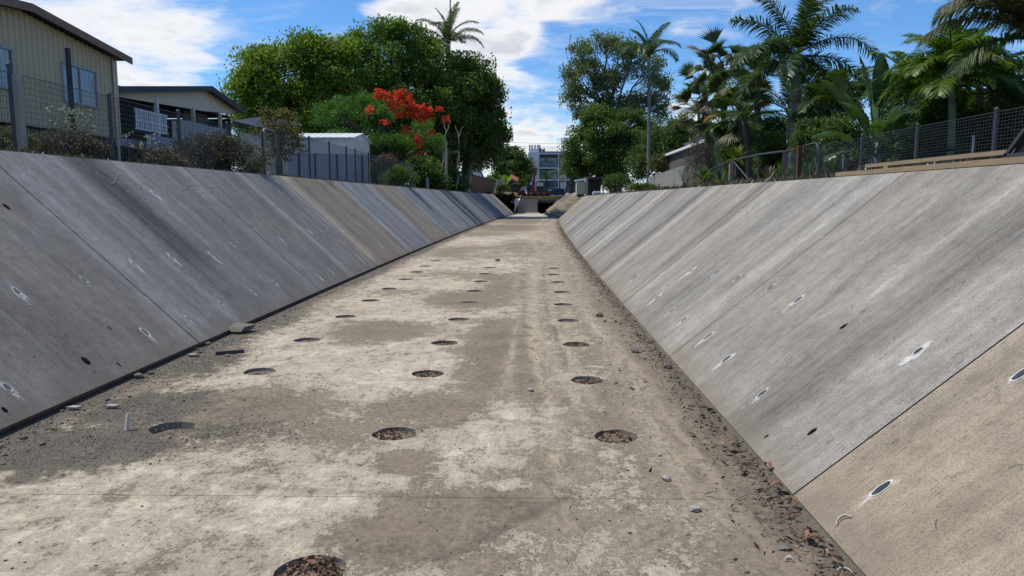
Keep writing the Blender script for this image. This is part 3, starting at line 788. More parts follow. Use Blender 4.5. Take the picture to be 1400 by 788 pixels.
lw = empty('sloped_wall', (LB, 0, 0), 'blue-grey shaded concrete wall sloping up on the house and white shed side of the channel', 'channel wall', 'sloped concrete channel walls')
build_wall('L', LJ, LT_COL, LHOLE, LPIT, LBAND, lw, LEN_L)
lwp = [o for o in lw.children if o.name.startswith('wall_panel')]
lime_line(lwp[2], [(152, 251), (165, 238), (178, 244), (188, 258), (196, 250), (206, 253), (222, 256)])
lime_line(lwp[3], [(238, 252), (252, 258), (262, 252), (280, 256), (300, 254)])
rw = empty('sloped_wall', (RB, 0, 0), 'pale sunlit concrete wall sloping up below the palms and the timber planks', 'channel wall', 'sloped concrete channel walls')
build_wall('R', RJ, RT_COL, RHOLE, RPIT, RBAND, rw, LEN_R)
# ------------------------------------------------------------------ foliage
def unit(n):
    v = rng.normal(size=(n, 3)); return v / np.linalg.norm(v, axis=1)[:, None]
def leaf_quads(C, A, Lh, Wh, fold=0.0):
    """C centres (n,3), A axis (n,3), half length / half width arrays -> V, F"""
    n = len(C)
    r = unit(n); B = np.cross(A, r); B /= (np.linalg.norm(B, axis=1)[:, None] + 1e-9)
    Lh = np.asarray(Lh).reshape(-1, 1); Wh = np.asarray(Wh).reshape(-1, 1)
    V = np.stack([C - A * Lh, C + B * Wh - A * Lh * .1, C + A * Lh, C - B * Wh - A * Lh * .1], axis=1).reshape(-1, 3)
    F = np.arange(4 * n).reshape(n, 4)
    return V, F
def crown_points(blobs, clumps, per, cl_r, shell=.55):
    """blobs (x,y,z,rx,ry,rz); returns leaf centres and clump tints"""
    out = []; tint = []
    vol = np.array([b[3] * b[4] + b[4] * b[5] + b[3] * b[5] for b in blobs]); vol = vol / vol.sum()
    for b, share in zip(blobs, vol):
        k = max(3, int(clumps * share))
        d = unit(k); rad = rng.uniform(shell ** 3, 1, k) ** (1 / 3.)
        c = np.array(b[:3]) + d * rad[:, None] * np.array(b[3:6])
        m = np.maximum(3, (per * rng.uniform(.5, 1.5, k)).astype(int))
        cc = np.repeat(c, m, axis=0); rr = np.repeat(cl_r * rng.uniform(.6, 1.4, k), m)
        p = cc + np.clip(rng.normal(size=cc.shape), -1.7, 1.7) * rr[:, None] * np.array([.55, .55, .42])
        out.append(p); tint.append(np.repeat(rng.uniform(.1, .75, k), m))
    p = np.concatenate(out); t = np.concatenate(tint) + rng.uniform(-.2, .25, len(p))
    return p, np.clip(t, 0, 1)
def leaf_mesh(name, mat, parent, pts, tint, size, ratio=.5, down=0.0, org=None, flat=0.0):
    A = unit(len(pts)); A[:, 2] -= down; A[:, 2] *= (1 - flat); A /= np.linalg.norm(A, axis=1)[:, None]
    s = size * rng.uniform(.6, 1.35, len(pts)) / 2
    V, F = leaf_quads(pts, A, s, s * ratio)
    org = np.array(wloc(parent) if parent is not None else org, dtype=float)
    me = mesh_np(name, V - org, F, mat, attrs={'tint': ('FACE', tint)})
    return link(name, me, parent, org)
def limb(b, p0, p1, r0, r1, wob=.12, n=5, sides=7):
    p0 = Vector(p0); p1 = Vector(p1); L = (p1 - p0).length; pts = []
    for i in range(n + 1):
        t = i / n
        q = p0.lerp(p1, t) + Vector((rnd.uniform(-1, 1), rnd.uniform(-1, 1), rnd.uniform(-.4, .6))) * wob * L * (t * (1 - t) * 2)
        pts.append(q)
    b.tube(pts, [r0 + (r1 - r0) * i / n for i in range(n + 1)], sides, cap=False)
    return pts
def tree(label, base, blobs, mat, clumps, per, leaf, cl_r, trunk_r=.3, bark='bark', cat='tree', name='tree', down=.2, shell=.5, ratio=.5, group=None, twigs=2, fork=.35, stems=1):
    base = Vector(base)
    t = empty(name, base, label, cat, group)
    b = MB()
    top = Vector((sum(q[0] for q in blobs) / len(blobs), sum(q[1] for q in blobs) / len(blobs), max(q[2] for q in blobs)))
    for s_ in range(stems):
        bb = base + Vector((rnd.uniform(-.5, .5), rnd.uniform(-.5, .5), 0)) * (stems > 1)
        f = bb.lerp(Vector((top.x, top.y, max(top.z, base.z + 1))), fork) + Vector((rnd.uniform(-.6, .6), 0, 0)) * (stems > 1)
        limb(b, bb - Vector((0, 0, .3)), f, trunk_r, trunk_r * .72, .05, 5, 9)
        for q in blobs[s_::stems] if stems > 1 else blobs:
            c = Vector(q[:3])
            pts = limb(b, f, c, trunk_r * .5, trunk_r * .16, .12)
            for k in range(twigs):
                e = c + Vector(unit(1)[0] * np.array(q[3:6]) * .85); e.z = max(e.z, c.z - q[5] * .4)
                limb(b, pts[3 + (k % 2)], e, trunk_r * .2, trunk_r * .04, .12, 4, 5)
    b.build('trunk', M[bark], t, smooth=True)
    p, ti = crown_points(blobs, clumps, per, cl_r, shell)
    leaf_mesh('crown', M[mat], t, p, ti, leaf, ratio, down)
    return t
def px_blobs(lst, d):
    """(px, py, rx_px, ry_px, depth offset, depth radius m) at distance d"""
    out = []
    for px, py, rx, ry, do, dr in lst:
        q = P(px, py, d + do); k = (d + do) / FPX
        out.append((q.x, q.y, q.z, rx * k, dr, ry * k))
    return out
def gz(x, y):   # bank level
    x -= S(y)
    return float(np.interp(x, [-40, -20, -12, -8, -6.6, -6.15, -5.86, 3.74, 4.05, 5, 7, 9, 20, 40], [2.35, 2.3, 2.28, 2.22, 2.17, 2.11, 2.06, 1.76, 1.83, 1.9, 2.0, 2.02, 2.05, 2.0]))
def base_at(px, d):
    q = P(px, 250, d); return Vector((q.x, d, gz(q.x, d)))

# left bank trees
tree('broad bright yellow-green tree rising behind the cream house and white shed', base_at(430, 58),
     px_blobs([(385, 120, 55, 48, 0, 3.0), (430, 92, 42, 36, 1, 2.6), (345, 135, 30, 40, 0, 2.0), (455, 135, 45, 48, 2, 3), (400, 165, 60, 38, 0, 3), (350, 92, 20, 20, 0, 1.3), (415, 68, 26, 18, 0, 1.7), (375, 80, 22, 16, 0, 1.4), (330, 160, 16, 22, 0, 1.4), (455, 75, 24, 22, 1, 1.6), (365, 195, 40, 16, 0, 2)], 57), 'fig', 260, 280, .25, .95, .5, down=.1, shell=.72)
tree('tallest dark green tree standing in front of the palm on the left bank', base_at(575, 63),
     px_blobs([(540, 70, 34, 34, 0, 2.6), (595, 100, 42, 40, 2, 2.8), (560, 130, 60, 50, 0, 3.2), (500, 95, 38, 42, -1, 2.8), (505, 145, 55, 42, 0, 3), (622, 130, 40, 38, 2, 2.8), (558, 50, 20, 18, 0, 1.5), (522, 48, 22, 16, 0, 1.5), (486, 68, 20, 20, 0, 1.6), (628, 95, 20, 18, 2, 1.6), (590, 66, 22, 18, 1, 1.6), (580, 175, 65, 35, 2, 3), (655, 105, 22, 18, 3, 1.8)], 62), 'mid_leaf', 330, 250, .25, .9, .5, down=.1, shell=.68)
tree('dark heavy tree leaning out over the far end of the sloped wall', base_at(628, 66),
     px_blobs([(655, 128, 28, 26, 0, 2.6), (645, 170, 38, 38, 0, 2.8), (612, 205, 42, 35, -2, 2.8), (670, 150, 17, 26, 0, 2), (658, 200, 24, 26, 0, 2.2), (600, 170, 40, 45, -3, 3), (680, 185, 10, 14, 1, 1.6), (672, 205, 12, 16, 1, 1.6), (635, 112, 24, 20, 0, 2), (570, 210, 40, 28, -8, 2.6), (682, 122, 8, 10, 0, 1)], 66), 'dark_leaf', 330, 190, .26, .85, .4, 'bark_pale', down=.2, shell=.55, stems=3)
pads = [(rnd.uniform(428, 575), 0) for _ in range(26)]
pads = [(x, 128 + abs(x - 500) * .22 + rnd.uniform(0, 62), rnd.uniform(16, 30), rnd.uniform(3.5, 6), rnd.uniform(-1.2, 1.2), rnd.uniform(.7, 1.3)) for x, _ in pads] + [(590, 195, 18, 14, 0, 1), (560, 205, 24, 14, 0, 1), (520, 205, 26, 8, .5, 1), (440, 165, 18, 5, 0, 1)]
tp = tree('poinciana with flat ferny crown and red flower sprays beside the white shed', base_at(545, 47),
     px_blobs(pads, 47), 'poinciana', 330, 120, .11, .36, .2, down=-.05, shell=.1, ratio=.45, fork=.22, twigs=1)
p, ti = crown_points(px_blobs([(525, 131, 16, 6, -1, .5), (545, 138, 20, 8, -1, .6), (565, 147, 22, 9, -1, .7), (585, 153, 13, 7, -1, .5), (562, 158, 12, 5, -1, .5), (572, 200, 7, 12, -1, .3), (566, 186, 6, 6, -1, .3), (535, 148, 10, 5, -1, .3), (550, 128, 14, 4, -1.3, .4), (515, 126, 9, 3, -1, .3), (592, 160, 9, 4, -1, .3), (578, 168, 6, 4, -1, .3), (545, 158, 8, 4, -1.2, .3), (600, 150, 8, 3, -1, .3), (608, 162, 5, 3, -1, .3), (530, 166, 6, 3, -1.3, .3), (505, 150, 6, 3, -1.3, .3), (590, 182, 5, 3, -1, .3), (556, 178, 5, 3, -1.2, .3)], 45.5), 150, 24, .17, .2)
leaf_mesh('red_flowers', M['red_flower'], tp, p, ti, .14, .7, flat=.5)
tree('small olive-yellow tree growing behind the mesh gate on the left bank', base_at(380, 21),
     px_blobs([(382, 165, 26, 18, 0, .6), (370, 180, 22, 18, 0, .5), (400, 178, 16, 20, 0, .5), (362, 155, 10, 9, 0, .3), (385, 205, 18, 16, 0, .4), (402, 205, 12, 10, 0, .3)], 21), 'olive_leaf', 130, 26, .085, .15, .05, down=.3, shell=.2)
tree('round dark tree beside the hotel at the far end', base_at(700, 108),
     px_blobs([(700, 228, 26, 24, 0, 3), (685, 238, 16, 20, 0, 2), (716, 238, 13, 22, 0, 2), (700, 212, 18, 12, 0, 2), (705, 250, 22, 14, -2, 2)], 108), 'dark_leaf', 170, 110, .34, .75, .35, down=.1, shell=.5)
for k, (px, py, rx, ry, d, lab) in enumerate([(475, 215, 30, 40, 58, 'dark leafy understorey shrub behind the end of the white shed'),
        (520, 228, 30, 30, 50, 'dense dark shrub under the poinciana'), (575, 240, 32, 28, 52, 'dense dark shrub at the end of the cloth-covered mesh fence'),
        (610, 246, 24, 18, 60, 'dark shrub round the foot of the pale trunks')]):
    q = P(px, py, d); s_ = d / FPX
    tree(lab, base_at(px, d), [(q.x, d, q.z, rx * s_, 1.6, ry * s_), (q.x + .6, d, q.z - .5, rx * s_ * .8, 1.4, ry * s_ * .7)], 'dark_leaf', 110, 50, .26, .5, .12, name='shrub', cat='shrub', shell=.2)
# right bank trees
gum = tree('tall airy gum tree with pale branching limbs beyond the grey paling fence', base_at(842, 88),
     px_blobs([(805, 80, 22, 20, 0, 2.2), (845, 68, 26, 16, 0, 2.2), (882, 92, 24, 16, 0, 2.2), (795, 112, 24, 18, 0, 2.2), (897, 128, 16, 24, 0, 2), (845, 100, 24, 14, 1, 2.2), (782, 130, 10, 18, 0, 1.6), (825, 56, 20, 8, 0, 1.5), (905, 150, 10, 12, 0, 1.6), (868, 140, 18, 12, 0, 2), (820, 135, 18, 12, 0, 2), (868, 66, 18, 10, 0, 1.6), (850, 148, 26, 14, 0, 2), (800, 148, 20, 12, 0, 2), (828, 112, 20, 14, 0, 2), (905, 122, 10, 14, 0, 1.4), (776, 100, 8, 12, 0, 1.2), (790, 66, 14, 9, 0, 1.4)], 88), 'gum', 300, 105, .27, .85, .36, 'bark_gum', down=.7, shell=.55, twigs=5, fork=.5, stems=4)
tree('dense dark green tree below the gum tree on the right bank', base_at(815, 80),
     px_blobs([(830, 178, 40, 28, 0, 3), (800, 205, 28, 32, 0, 3), (850, 210, 40, 36, 0, 3), (787, 228, 18, 20, 0, 2.2), (825, 236, 36, 18, 0, 2.5), (880, 190, 24, 28, 0, 3), (812, 160, 20, 14, 0, 2), (862, 165, 22, 16, 0, 2)], 80), 'hedge', 330, 190, .24, .75, .4, down=.15, shell=.55)
tree('dark spreading tree behind the timber shed and thin palm', base_at(905, 62),
     px_blobs([(905, 205, 28, 32, 0, 2.2), (935, 190, 28, 26, 0, 2.2), (885, 222, 22, 24, 0, 2), (925, 180, 18, 14, 0, 1.8)], 62), 'dark_leaf', 200, 130, .2, .6, .25, down=.2, shell=.3)
for k, (px, py, rx, ry, d, mt, lab) in enumerate([
        (1130, 150, 55, 50, 34, 'dark_leaf', 'dark fine-leaved tree behind the tall smooth-trunked palm'), (1040, 190, 50, 45, 36, 'dark_leaf', 'dark tree filling the gap behind the browned palms'),
        (1255, 140, 45, 55, 30, 'dark_leaf', 'dark tree behind the short bright palm'), (1370, 150, 60, 55, 26, 'dark_leaf', 'dark tree behind the large drooping palm'), (985, 205, 30, 35, 46, 'dark_leaf', 'dark bush behind the timber shed roof')]):
    q = P(px, py, d); s_ = d / FPX
    bl = [(q.x + rnd.uniform(-.5, .5) * rx * s_, d + rnd.uniform(-.8, .8), q.z + rnd.uniform(-.5, .5) * ry * s_, rx * s_ * .55, 1.2, ry * s_ * .5) for _ in range(6)]
    bl += [(q.x, d, gz(q.x, d) + .9, rx * s_ * .9, 1.0, .9)]
    tree(lab, base_at(px, d), bl, mt, 230, 90, .13, .42, .14, shell=.2)

for px, py, rx, ry, d, lab in ((1110, 200, 34, 34, 24, 'dark undergrowth filling the space behind the mesh gate'), (1165, 195, 34, 36, 22, 'dark undergrowth under the paddle-leaved plant'),
        (1225, 188, 36, 40, 21, 'dark undergrowth between the paddle-leaved plant and the short bright palm'), (1285, 178, 38, 44, 20, 'dark undergrowth round the pale green palm trunk'), (1345, 165, 38, 50, 19, 'dark undergrowth behind the last grey fence post'),
        (1400, 150, 36, 60, 18, 'dark undergrowth at the foot of the large drooping palm'), (1060, 205, 34, 34, 30, 'dark undergrowth behind the pipe rail fence'), (1015, 210, 30, 30, 34, 'dark undergrowth round the fan palm trunks')):
    q = P(px, py, d); s_ = d / FPX
    bl = [(q.x + rnd.uniform(-.5, .5) * rx * s_, d + rnd.uniform(-.4, .4), q.z + rnd.uniform(-.8, .5) * ry * s_, rx * s_ * .6, .7, ry * s_ * .5) for _ in range(6)]
    tree(lab, base_at(px, d), bl, 'dark_leaf', 170, 90, .10, .26, .06, name='shrub', cat='shrub', shell=.1, twigs=1)
# ------------------------------------------------------------------ palms
def frond_mesh(name, mat, L, elev, droop, nl, ll, hang=.35, plume=False, twist=0.0, width=.03, bare=.12, stiff=.2, lw=.034):
    """a feather frond growing along +X from the origin; the stalk is part of the mesh"""
    n = 16; pts = []; p = np.zeros(3); a = elev
    seg = L / n
    for i in range(n + 1):
        pts.append(p.copy()); t = i / n
        a_ = elev - droop * t ** 1.4
        p = p + seg * np.array([math.cos(a_), 0, math.sin(a_)])
    pts = np.array(pts)
    b = MB(); b.tube([tuple(q) for q in pts], [width * (1 - .8 * i / n) for i in range(n + 1)], 5, cap=False)
    V = [tuple(v) for v in b.v]; F = list(b.f); tint = [.5] * len(F)
    for i in range(nl):
        t = bare + (1 - bare) * (i + rnd.random() * .6) / nl
        x = t * n; k = min(int(x), n - 1); f = x - k
        o = pts[k] * (1 - f) + pts[k + 1] * f
        T = pts[min(k + 1, n)] - pts[k]; T = T / np.linalg.norm(T)
        N = np.array([-T[2], 0, T[0]])
        l_ = ll * (math.sin(math.pi * min(.12 + t * .88, 1)) ** .6 * .85 + .15) * rnd.uniform(.85, 1.1)
        for sgn in (-1, 1):
            up = rnd.uniform(-.9, .9) if plume else rnd.uniform(.05, .45) + stiff
            D = T * rnd.uniform(.55, .8) + np.array([0, sgn, 0]) * 1.0 + N * up
            D = D / np.linalg.norm(D)
            W = np.cross(D, N); W = W / (np.linalg.norm(W) + 1e-9)
            wd = ll * lw
            q0 = o; q1 = o + D * l_ * .5 - np.array([0, 0, hang * l_ * .15]); q2 = o + D * l_ * .88 - np.array([0, 0, hang * l_ * .62])
            m = len(V)
            V += [tuple(q0 - W * wd * .5), tuple(q0 + W * wd * .5), tuple(q1 + W * wd), tuple(q1 - W * wd), tuple(q2)]
            F += [(m, m + 1, m + 2, m + 3), (m + 3, m + 2, m + 4)]
            tv = min(1, max(0, rnd.gauss(.45, .25))); tint += [tv, tv]
    me = mesh_np(name, V, F, mat)
    at = me.attributes.new('tint', 'FLOAT', 'FACE'); at.data.foreach_set('value', np.array(tint, dtype=np.float32))
    return me
def fan_mesh(name, mat, L, elev, R_, nseg=22, spread=2.5, hang=.15):
    p0 = np.array([0, 0, 0.]); p1 = np.array([math.cos(elev), 0, math.sin(elev)]) * L
    b = MB(); b.tube([tuple(p0), tuple(p1 * .5), tuple(p1)], [.03, .022, .016], 5, cap=False)
    V = [tuple(v) for v in b.v]; F = list(b.f); tint = [.5] * len(F)
    T = p1 / L; N = np.array([-T[2], 0, T[0]])
    for i in range(nseg):
        a = (i / (nseg - 1) - .5) * spread
        D = T * math.cos(a) + np.array([0, math.sin(a), 0]) + N * .12 * (i % 2)
        D /= np.linalg.norm(D); W = np.cross(D, N); W /= np.linalg.norm(W)
        r = R_ * rnd.uniform(.75, 1.05); wd = R_ * .042
        q1 = p1 + D * r * .5; q2 = p1 + D * r - np.array([0, 0, hang * r])
        m = len(V); V += [tuple(p1), tuple(q1 + W * wd), tuple(q2), tuple(q1 - W * wd)]; F += [(m, m + 1, m + 2, m + 3)]; tint += [rnd.random()]
    me = mesh_np(name, V, F, mat)
    at = me.attributes.new('tint', 'FLOAT', 'FACE'); at.data.foreach_set('value', np.array(tint, dtype=np.float32))
    return me
def palm(label, base, top, r0, r1, fronds, bark='palm_bark', shaft=0.0, shaft_r=None, group=None, cat='palm', name='palm_tree', bulge=0.0):
    """fronds: list of (azimuth deg, mesh). azimuth 0 = +X (right), 90 = away"""
    base = Vector(base); top = Vector(top)
    t = empty(name, base, label, cat, group)
    b = MB(); n = 14; pts = []; rad = []
    sh = shaft / max((top - base).length, .01)
    for i in range(n + 1):
        k = i / n * (1 - sh)
        pts.append(base.lerp(top, k) + Vector((math.sin(k * 3) * .06, 0, -.15 if i == 0 else 0)))
        rad.append((r0 + (r1 - r0) * k + bulge * math.sin(math.pi * k)) * (1.25 if i == 0 else 1) * (1 + .03 * (i % 2)))
    b.tube(pts, rad, 12); b.build('trunk', M[bark], t, smooth=True)
    if shaft:
        b = MB(); sr = shaft_r or r1 * 1.1; s0 = pts[-1]
        b.tube([s0 - Vector((0, 0, .02)), s0.lerp(top, .15), s0.lerp(top, .6), top + Vector((0, 0, .15))], [r1 * 1.0, sr, sr * .8, sr * .35], 12)
        b.build('crownshaft', M['crownshaft'], t, smooth=True)
    for az, me in fronds:
        o = link('frond', me, t, top + Vector((0, 0, rnd.uniform(-.08, .12))))
        o.rotation_euler = (rnd.uniform(-.15, .15), 0, R(az))
    return t
def set_of(fn, params): return [fn(*p) if isinstance(p, tuple) else fn(**p) for p in params]
def ring(n, meshes, a0=0, jit=18): return [(a0 + 360 * i / n + rnd.uniform(-jit, jit), meshes[i % len(meshes)]) for i in range(n)]

# tall smooth-trunked palm on the right bank (d = 27)
d = 27.0
FM = lambda L, el, dr, nl=125, ll=.66, hang=.35, plume=True, mat='palm_leaf', **k: frond_mesh('frond', M[mat], L, R(el), R(dr), nl, ll, hang, plume, **k)
top = P(1088, 78, d)
fr = [(2, FM(3.5, 35, 105)), (178, FM(2.9, 60, 75)), (20, FM(3.0, 78, 55)), (170, FM(3.0, 80, 60)), (-60, FM(2.9, 60, 90)), (70, FM(3.0, 55, 80)), (-140, FM(2.9, 25, 85)), (-25, FM(2.9, 0, 75)), (130, FM(2.9, 30, 90)), (205, FM(3.0, 20, 85)), (35, FM(2.8, 5, 75)), (-90, FM(2.7, 84, 30))]
fr += [(az, FM(2.7, el, dr)) for az, el, dr in ((185, -15, 60), (-35, -25, 55), (60, 15, 80), (-115, 5, 80), (150, -5, 70))]
palm('tallest palm on the right bank, with smooth grey trunk, green crownshaft and bushy arching fronds', base_at(1083, d), top, .19, .17, fr, shaft=1.6, shaft_r=.20, group='palms behind the right-hand mesh fence')
top = P(1078, 150, 29)
sm = [FM(1.9, el, dr, 46, .5, .3, False) for el, dr in ((60, 80), (30, 85), (75, 70), (10, 60))]
palm('slender palm with thin trunk close beside the tallest smooth-trunked palm', base_at(1073, 29), top, .085, .07, ring(9, sm, 10), shaft=.6, shaft_r=.08, group='palms behind the right-hand mesh fence')
# browned fan palms left of it
fanm = [fan_mesh('frond', M[mt], L, R(el), rr, 26, sp, hg) for mt, L, el, rr, sp, hg in (('palm_leaf', .75, 55, 1.0, 1.7, .1), ('palm_brown', .9, 30, .95, 1.5, .12), ('palm_leaf', .7, 75, 1.05, 1.6, .08), ('palm_orange', 1.0, 18, .95, 1.4, .15), ('palm_leaf', .8, 40, 1.0, 1.7, .15), ('palm_leaf', .8, 10, .95, 1.7, .3))]
for px, ty, dd, lab, a0 in ((962, 118, 38, 'fan palm with yellow and orange dying leaves over the timber shed end', 0), (985, 85, 36, 'taller fan palm with stiff green and yellowed leaves next to the timber shed', 25), (1010, 125, 34, 'stout fan palm with drooping green leaves beside the yellowed ones', 50)):
    tp_ = P(px, ty, dd)
    pt_ = palm(lab, base_at(px + 8, dd), tp_, .17, .15, [], 'bark', group='palms behind the right-hand mesh fence')
    for i in range(24):
        o = link('frond', fanm[(i * 5 + int(a0 / 25)) % 6], pt_, tp_ + Vector((0, 0, rnd.uniform(-1.1, .25)))); o.rotation_euler = (rnd.uniform(-.8, .8), rnd.uniform(-.2, .5), R(a0 + 137.5 * i))
    # skirt of hanging old leaves
    for i in range(9):
        o = link('dead_frond', fanm[(1, 4, 5)[i % 3]], pt_, tp_ + Vector((0, 0, -.5 - .12 * i))); o.rotation_euler = (rnd.uniform(-.3, .3), R(75), R(40 * i))
    tag(o, 'hanging browned dead fan leaf')
dm = [FM(2.2, el, dr, 44, .75, .5, False) for el, dr in ((55, 85), (30, 85), (70, 80), (0, 70))]
top = P(1035, 105, 33)
palm('mid-sized feather palm with long arching green fronds between the fan palms and the tallest palm', base_at(1032, 33), top, .16, .14, ring(13, dm, 15), 'bark', group='palms behind the right-hand mesh fence')
top = P(1018, 165, 29)
palm('low feather palm drooping over the broken rail fence', base_at(1024, 29), top, .13, .12, ring(11, [FM(1.7, el, dr, 40, .6, .5, False) for el, dr in ((60, 90), (35, 95), (10, 70))], 5), 'bark', group='palms behind the right-hand mesh fence')
# grey feathery palm by the shed
top = P(955, 158, 52)
palm('thin grey-green feather palm with drooping crown behind the timber shed', base_at(958, 52), top, .11, .09, ring(13, [FM(1.9, el, dr, 40, .7, .6, False, 'palm_brown') for el, dr in ((65, 110), (40, 110), (15, 90))], 0), 'palm_bark')
# thin tall palm
d = 58.0
top = P(887, 80, d)
th = [FM(3.0, el, dr, 80, .85, .85, False, 'palm_leaf', lw=.026) for el, dr in ((80, 60), (60, 115), (45, 125), (86, 40))]
fr = [(0, th[1]), (180, th[1]), (165, th[3]), (150, th[0]), (20, th[2]), (-40, th[0]), (200, th[2]), (60, th[0]), (100, th[1]), (250, th[2]), (300, th[1]), (140, th[0])]
tt = palm('very tall thin-trunked palm with windblown crown in front of the gum tree', base_at(886, d), top, .15, .11, fr, shaft=1.0, shaft_r=.12)
for i in range(6):
    o = link('dead_frond', FM(1.3, -40, 50, 26, .4, .6, False, 'palm_brown'), tt, top - Vector((0, 0, 1.2))); o.rotation_euler = (0, 0, R(60 * i))
tag(o, 'hanging dry brown frond')
# palm behind the big left trees
d = 64
top = P(612, 62, d)
big = [FM(3.6, el, dr, 80, .95, .75, False, 'palm_leaf', lw=.028) for el, dr in ((85, 45), (55, 100), (35, 110), (70, 90))]
palm('palm rising above the tallest dark green tree on the left bank', base_at(612, d), top, .2, .16, [(175, big[1]), (165, big[0]), (0, big[1]), (15, big[3]), (-5, big[2]), (190, big[3]), (60, big[0]), (120, big[2]), (250, big[1]), (300, big[2]), (-30, big[0])], 'palm_bark', shaft=.8, shaft_r=.17)
# right edge palms
top = P(1302, 92, 18)
br = [FM(1.75, el, dr, 80, .58, .65, False, 'palm_bright') for el, dr in ((62, 100), (35, 95), (75, 75), (10, 80), (48, 115))]
palm('short bright green palm with pale green trunk behind the mesh fence', base_at(1296, 18), P(1300, 108, 18), .085, .075, ring(20, br, 8) , 'crownshaft', shaft=.5, shaft_r=.085, group='palms behind the right-hand mesh fence')
top = P(1420, 58, 15)
cc = [FM(2.3, el, dr, 130, .8, 1.05, False, 'palm_brown', width=.03, lw=.018) for el, dr in ((55, 95), (35, 90), (70, 90))] + [FM(2.2, 60, 105, 130, .8, 1.05, False, 'palm_brown', width=.03, lw=.018), FM(1.9, 10, 80, 110, .75, 1.0, False, 'palm_leaf', lw=.02)]
palm('large palm with long drooping brown-green fronds at the picture edge by the black steel box', base_at(1418, 15), top, .17, .15, [(180, cc[0]), (165, cc[1]), (200, cc[3]), (120, cc[2]), (60, cc[3]), (0, cc[0]), (-60, cc[1]), (-110, cc[3]), (185, cc[4]), (150, cc[3]), (30, cc[1]), (215, cc[0])], 'bark', group='palms behind the right-hand mesh fence')
palm('feathery palm between the paddle-leaved plant and the short bright palm', base_at(1243, 23), P(1243, 128, 23), .1, .09, ring(14, [FM(1.8, el, dr, 70, .6, .6, False, 'palm_bright') for el, dr in ((60, 100), (30, 95), (75, 80))], 12), 'bark', group='palms behind the right-hand mesh fence')
palm('feathery palm just right of the short bright palm, its trunk hidden by undergrowth', base_at(1338, 21), P(1338, 118, 21), .1, .09, ring(14, [FM(1.9, el, dr, 70, .6, .6, False, mt) for el, dr, mt in ((60, 100, 'palm_leaf'), (30, 95, 'palm_bright'), (75, 80, 'palm_leaf'))], 30), 'bark', group='palms behind the right-hand mesh fence')
palm('dark feathery palm between the tallest palm and the paddle-leaved plant', base_at(1140, 25), P(1140, 150, 25), .1, .09, ring(13, [FM(1.8, el, dr, 60, .6, .5, False) for el, dr in ((60, 100), (30, 95), (75, 80))], 22), 'bark', group='palms behind the right-hand mesh fence')
palm('leafy palm low behind the mesh fence under the large drooping palm', base_at(1362, 19), P(1356, 128, 19), .1, .09, ring(13, [FM(1.7, el, dr, 44, .5, .5, False) for el, dr in ((60, 100), (30, 90), (5, 70))], 20), 'bark', group='palms behind the right-hand mesh fence')
# small palms at the far end
pm = [FM(2.0, el, dr, 26, .7, .4, False) for el, dr in ((45, 90), (70, 80), (20, 70))]
palm('small dark palm in front of the hotel at the far end', Vector((*P(747, 250, 104).xy, 1.98)), P(747, 245, 104), .14, .12, ring(11, pm, 0), 'bark')
pm2 = [FM(2.9, el, dr, 34, .9, .6, False, 'palm_brown') for el, dr in ((55, 110), (30, 110), (75, 90))]
palm('bushy date palm with drooping grey-brown fronds left of the tank', Vector((*P(781, 250, 96).xy, 1.98)), P(781, 240, 96), .3, .26, ring(20, pm2, 0), 'bark')
# traveller palm and banana : paddle leaves
def paddle_mesh(name, mat, stalk, L, W, elev, droop, splits=6):
    V = []; F = []; tint = []
    b = MB(); n = 6; pts = []; p = np.zeros(3)
    b.tube([(0, 0, 0), (stalk * .5 * math.cos(elev), 0, stalk * .5 * math.sin(elev)), (stalk * math.cos(elev), 0, stalk * math.sin(elev))], [.035, .025, .018], 5, cap=False)
    V = [tuple(v) for v in b.v]; F = list(b.f); tint = [.6] * len(F)
    p = np.array([stalk * math.cos(elev), 0, stalk * math.sin(elev)]); n = 12
    mid = []; a = elev
    for i in range(n + 1):
        mid.append(p.copy()); a_ = elev - droop * (i / n) ** 1.3; p = p + L / n * np.array([math.cos(a_), 0, math.sin(a_)])
    for sgn in (-1, 1):
        i = 0
        while i < n:
            j = min(n, i + rnd.choice((1, 2, 3))); sag = rnd.uniform(-.05, .25)
            m = len(V); k = 0
            for q in range(i, j + 1):
                t = q / n; wd = W * (math.sin(math.pi * (.08 + .90 * t)) ** .55) * (.97 if q in (i, j) else 1)
                c = mid[q]; sh = (.04 if q == i else (-.04 if q == j else 0)) * L * .3
                V.append(tuple(c)); V.append(tuple(c + np.array([sh * .6, sgn * wd * .55, .10 * wd - sag * wd * .3]))); V.append(tuple(c + np.array([sh, sgn * wd, .05 * wd - sag * wd])))
            tv = rnd.random()
            for q in range(j - i):
                a0 = m + q * 3
                F += [(a0, a0 + 1, a0 + 4, a0 + 3), (a0 + 1, a0 + 2, a0 + 5, a0 + 4)]; tint += [tv, tv]
            i = j
    me = mesh_np(name, V, F, mat)
    at = me.attributes.new('tint', 'FLOAT', 'FACE'); at.data.foreach_set('value', np.array(tint, dtype=np.float32))
    return me
d = 19.0
bp = empty('banana_plant', base_at(1195, d), 'giant paddle-leaved plant with large split leaves behind the mesh fence', 'plant')
b = MB(); b.tube([wloc(bp) - Vector((0, 0, .2)), wloc(bp) + Vector((.02, 0, .6)), wloc(bp) + Vector((0, 0, 1.0))], [.14, .12, .07], 10); b.build('stem', M['palm_bark'], bp, smooth=True)
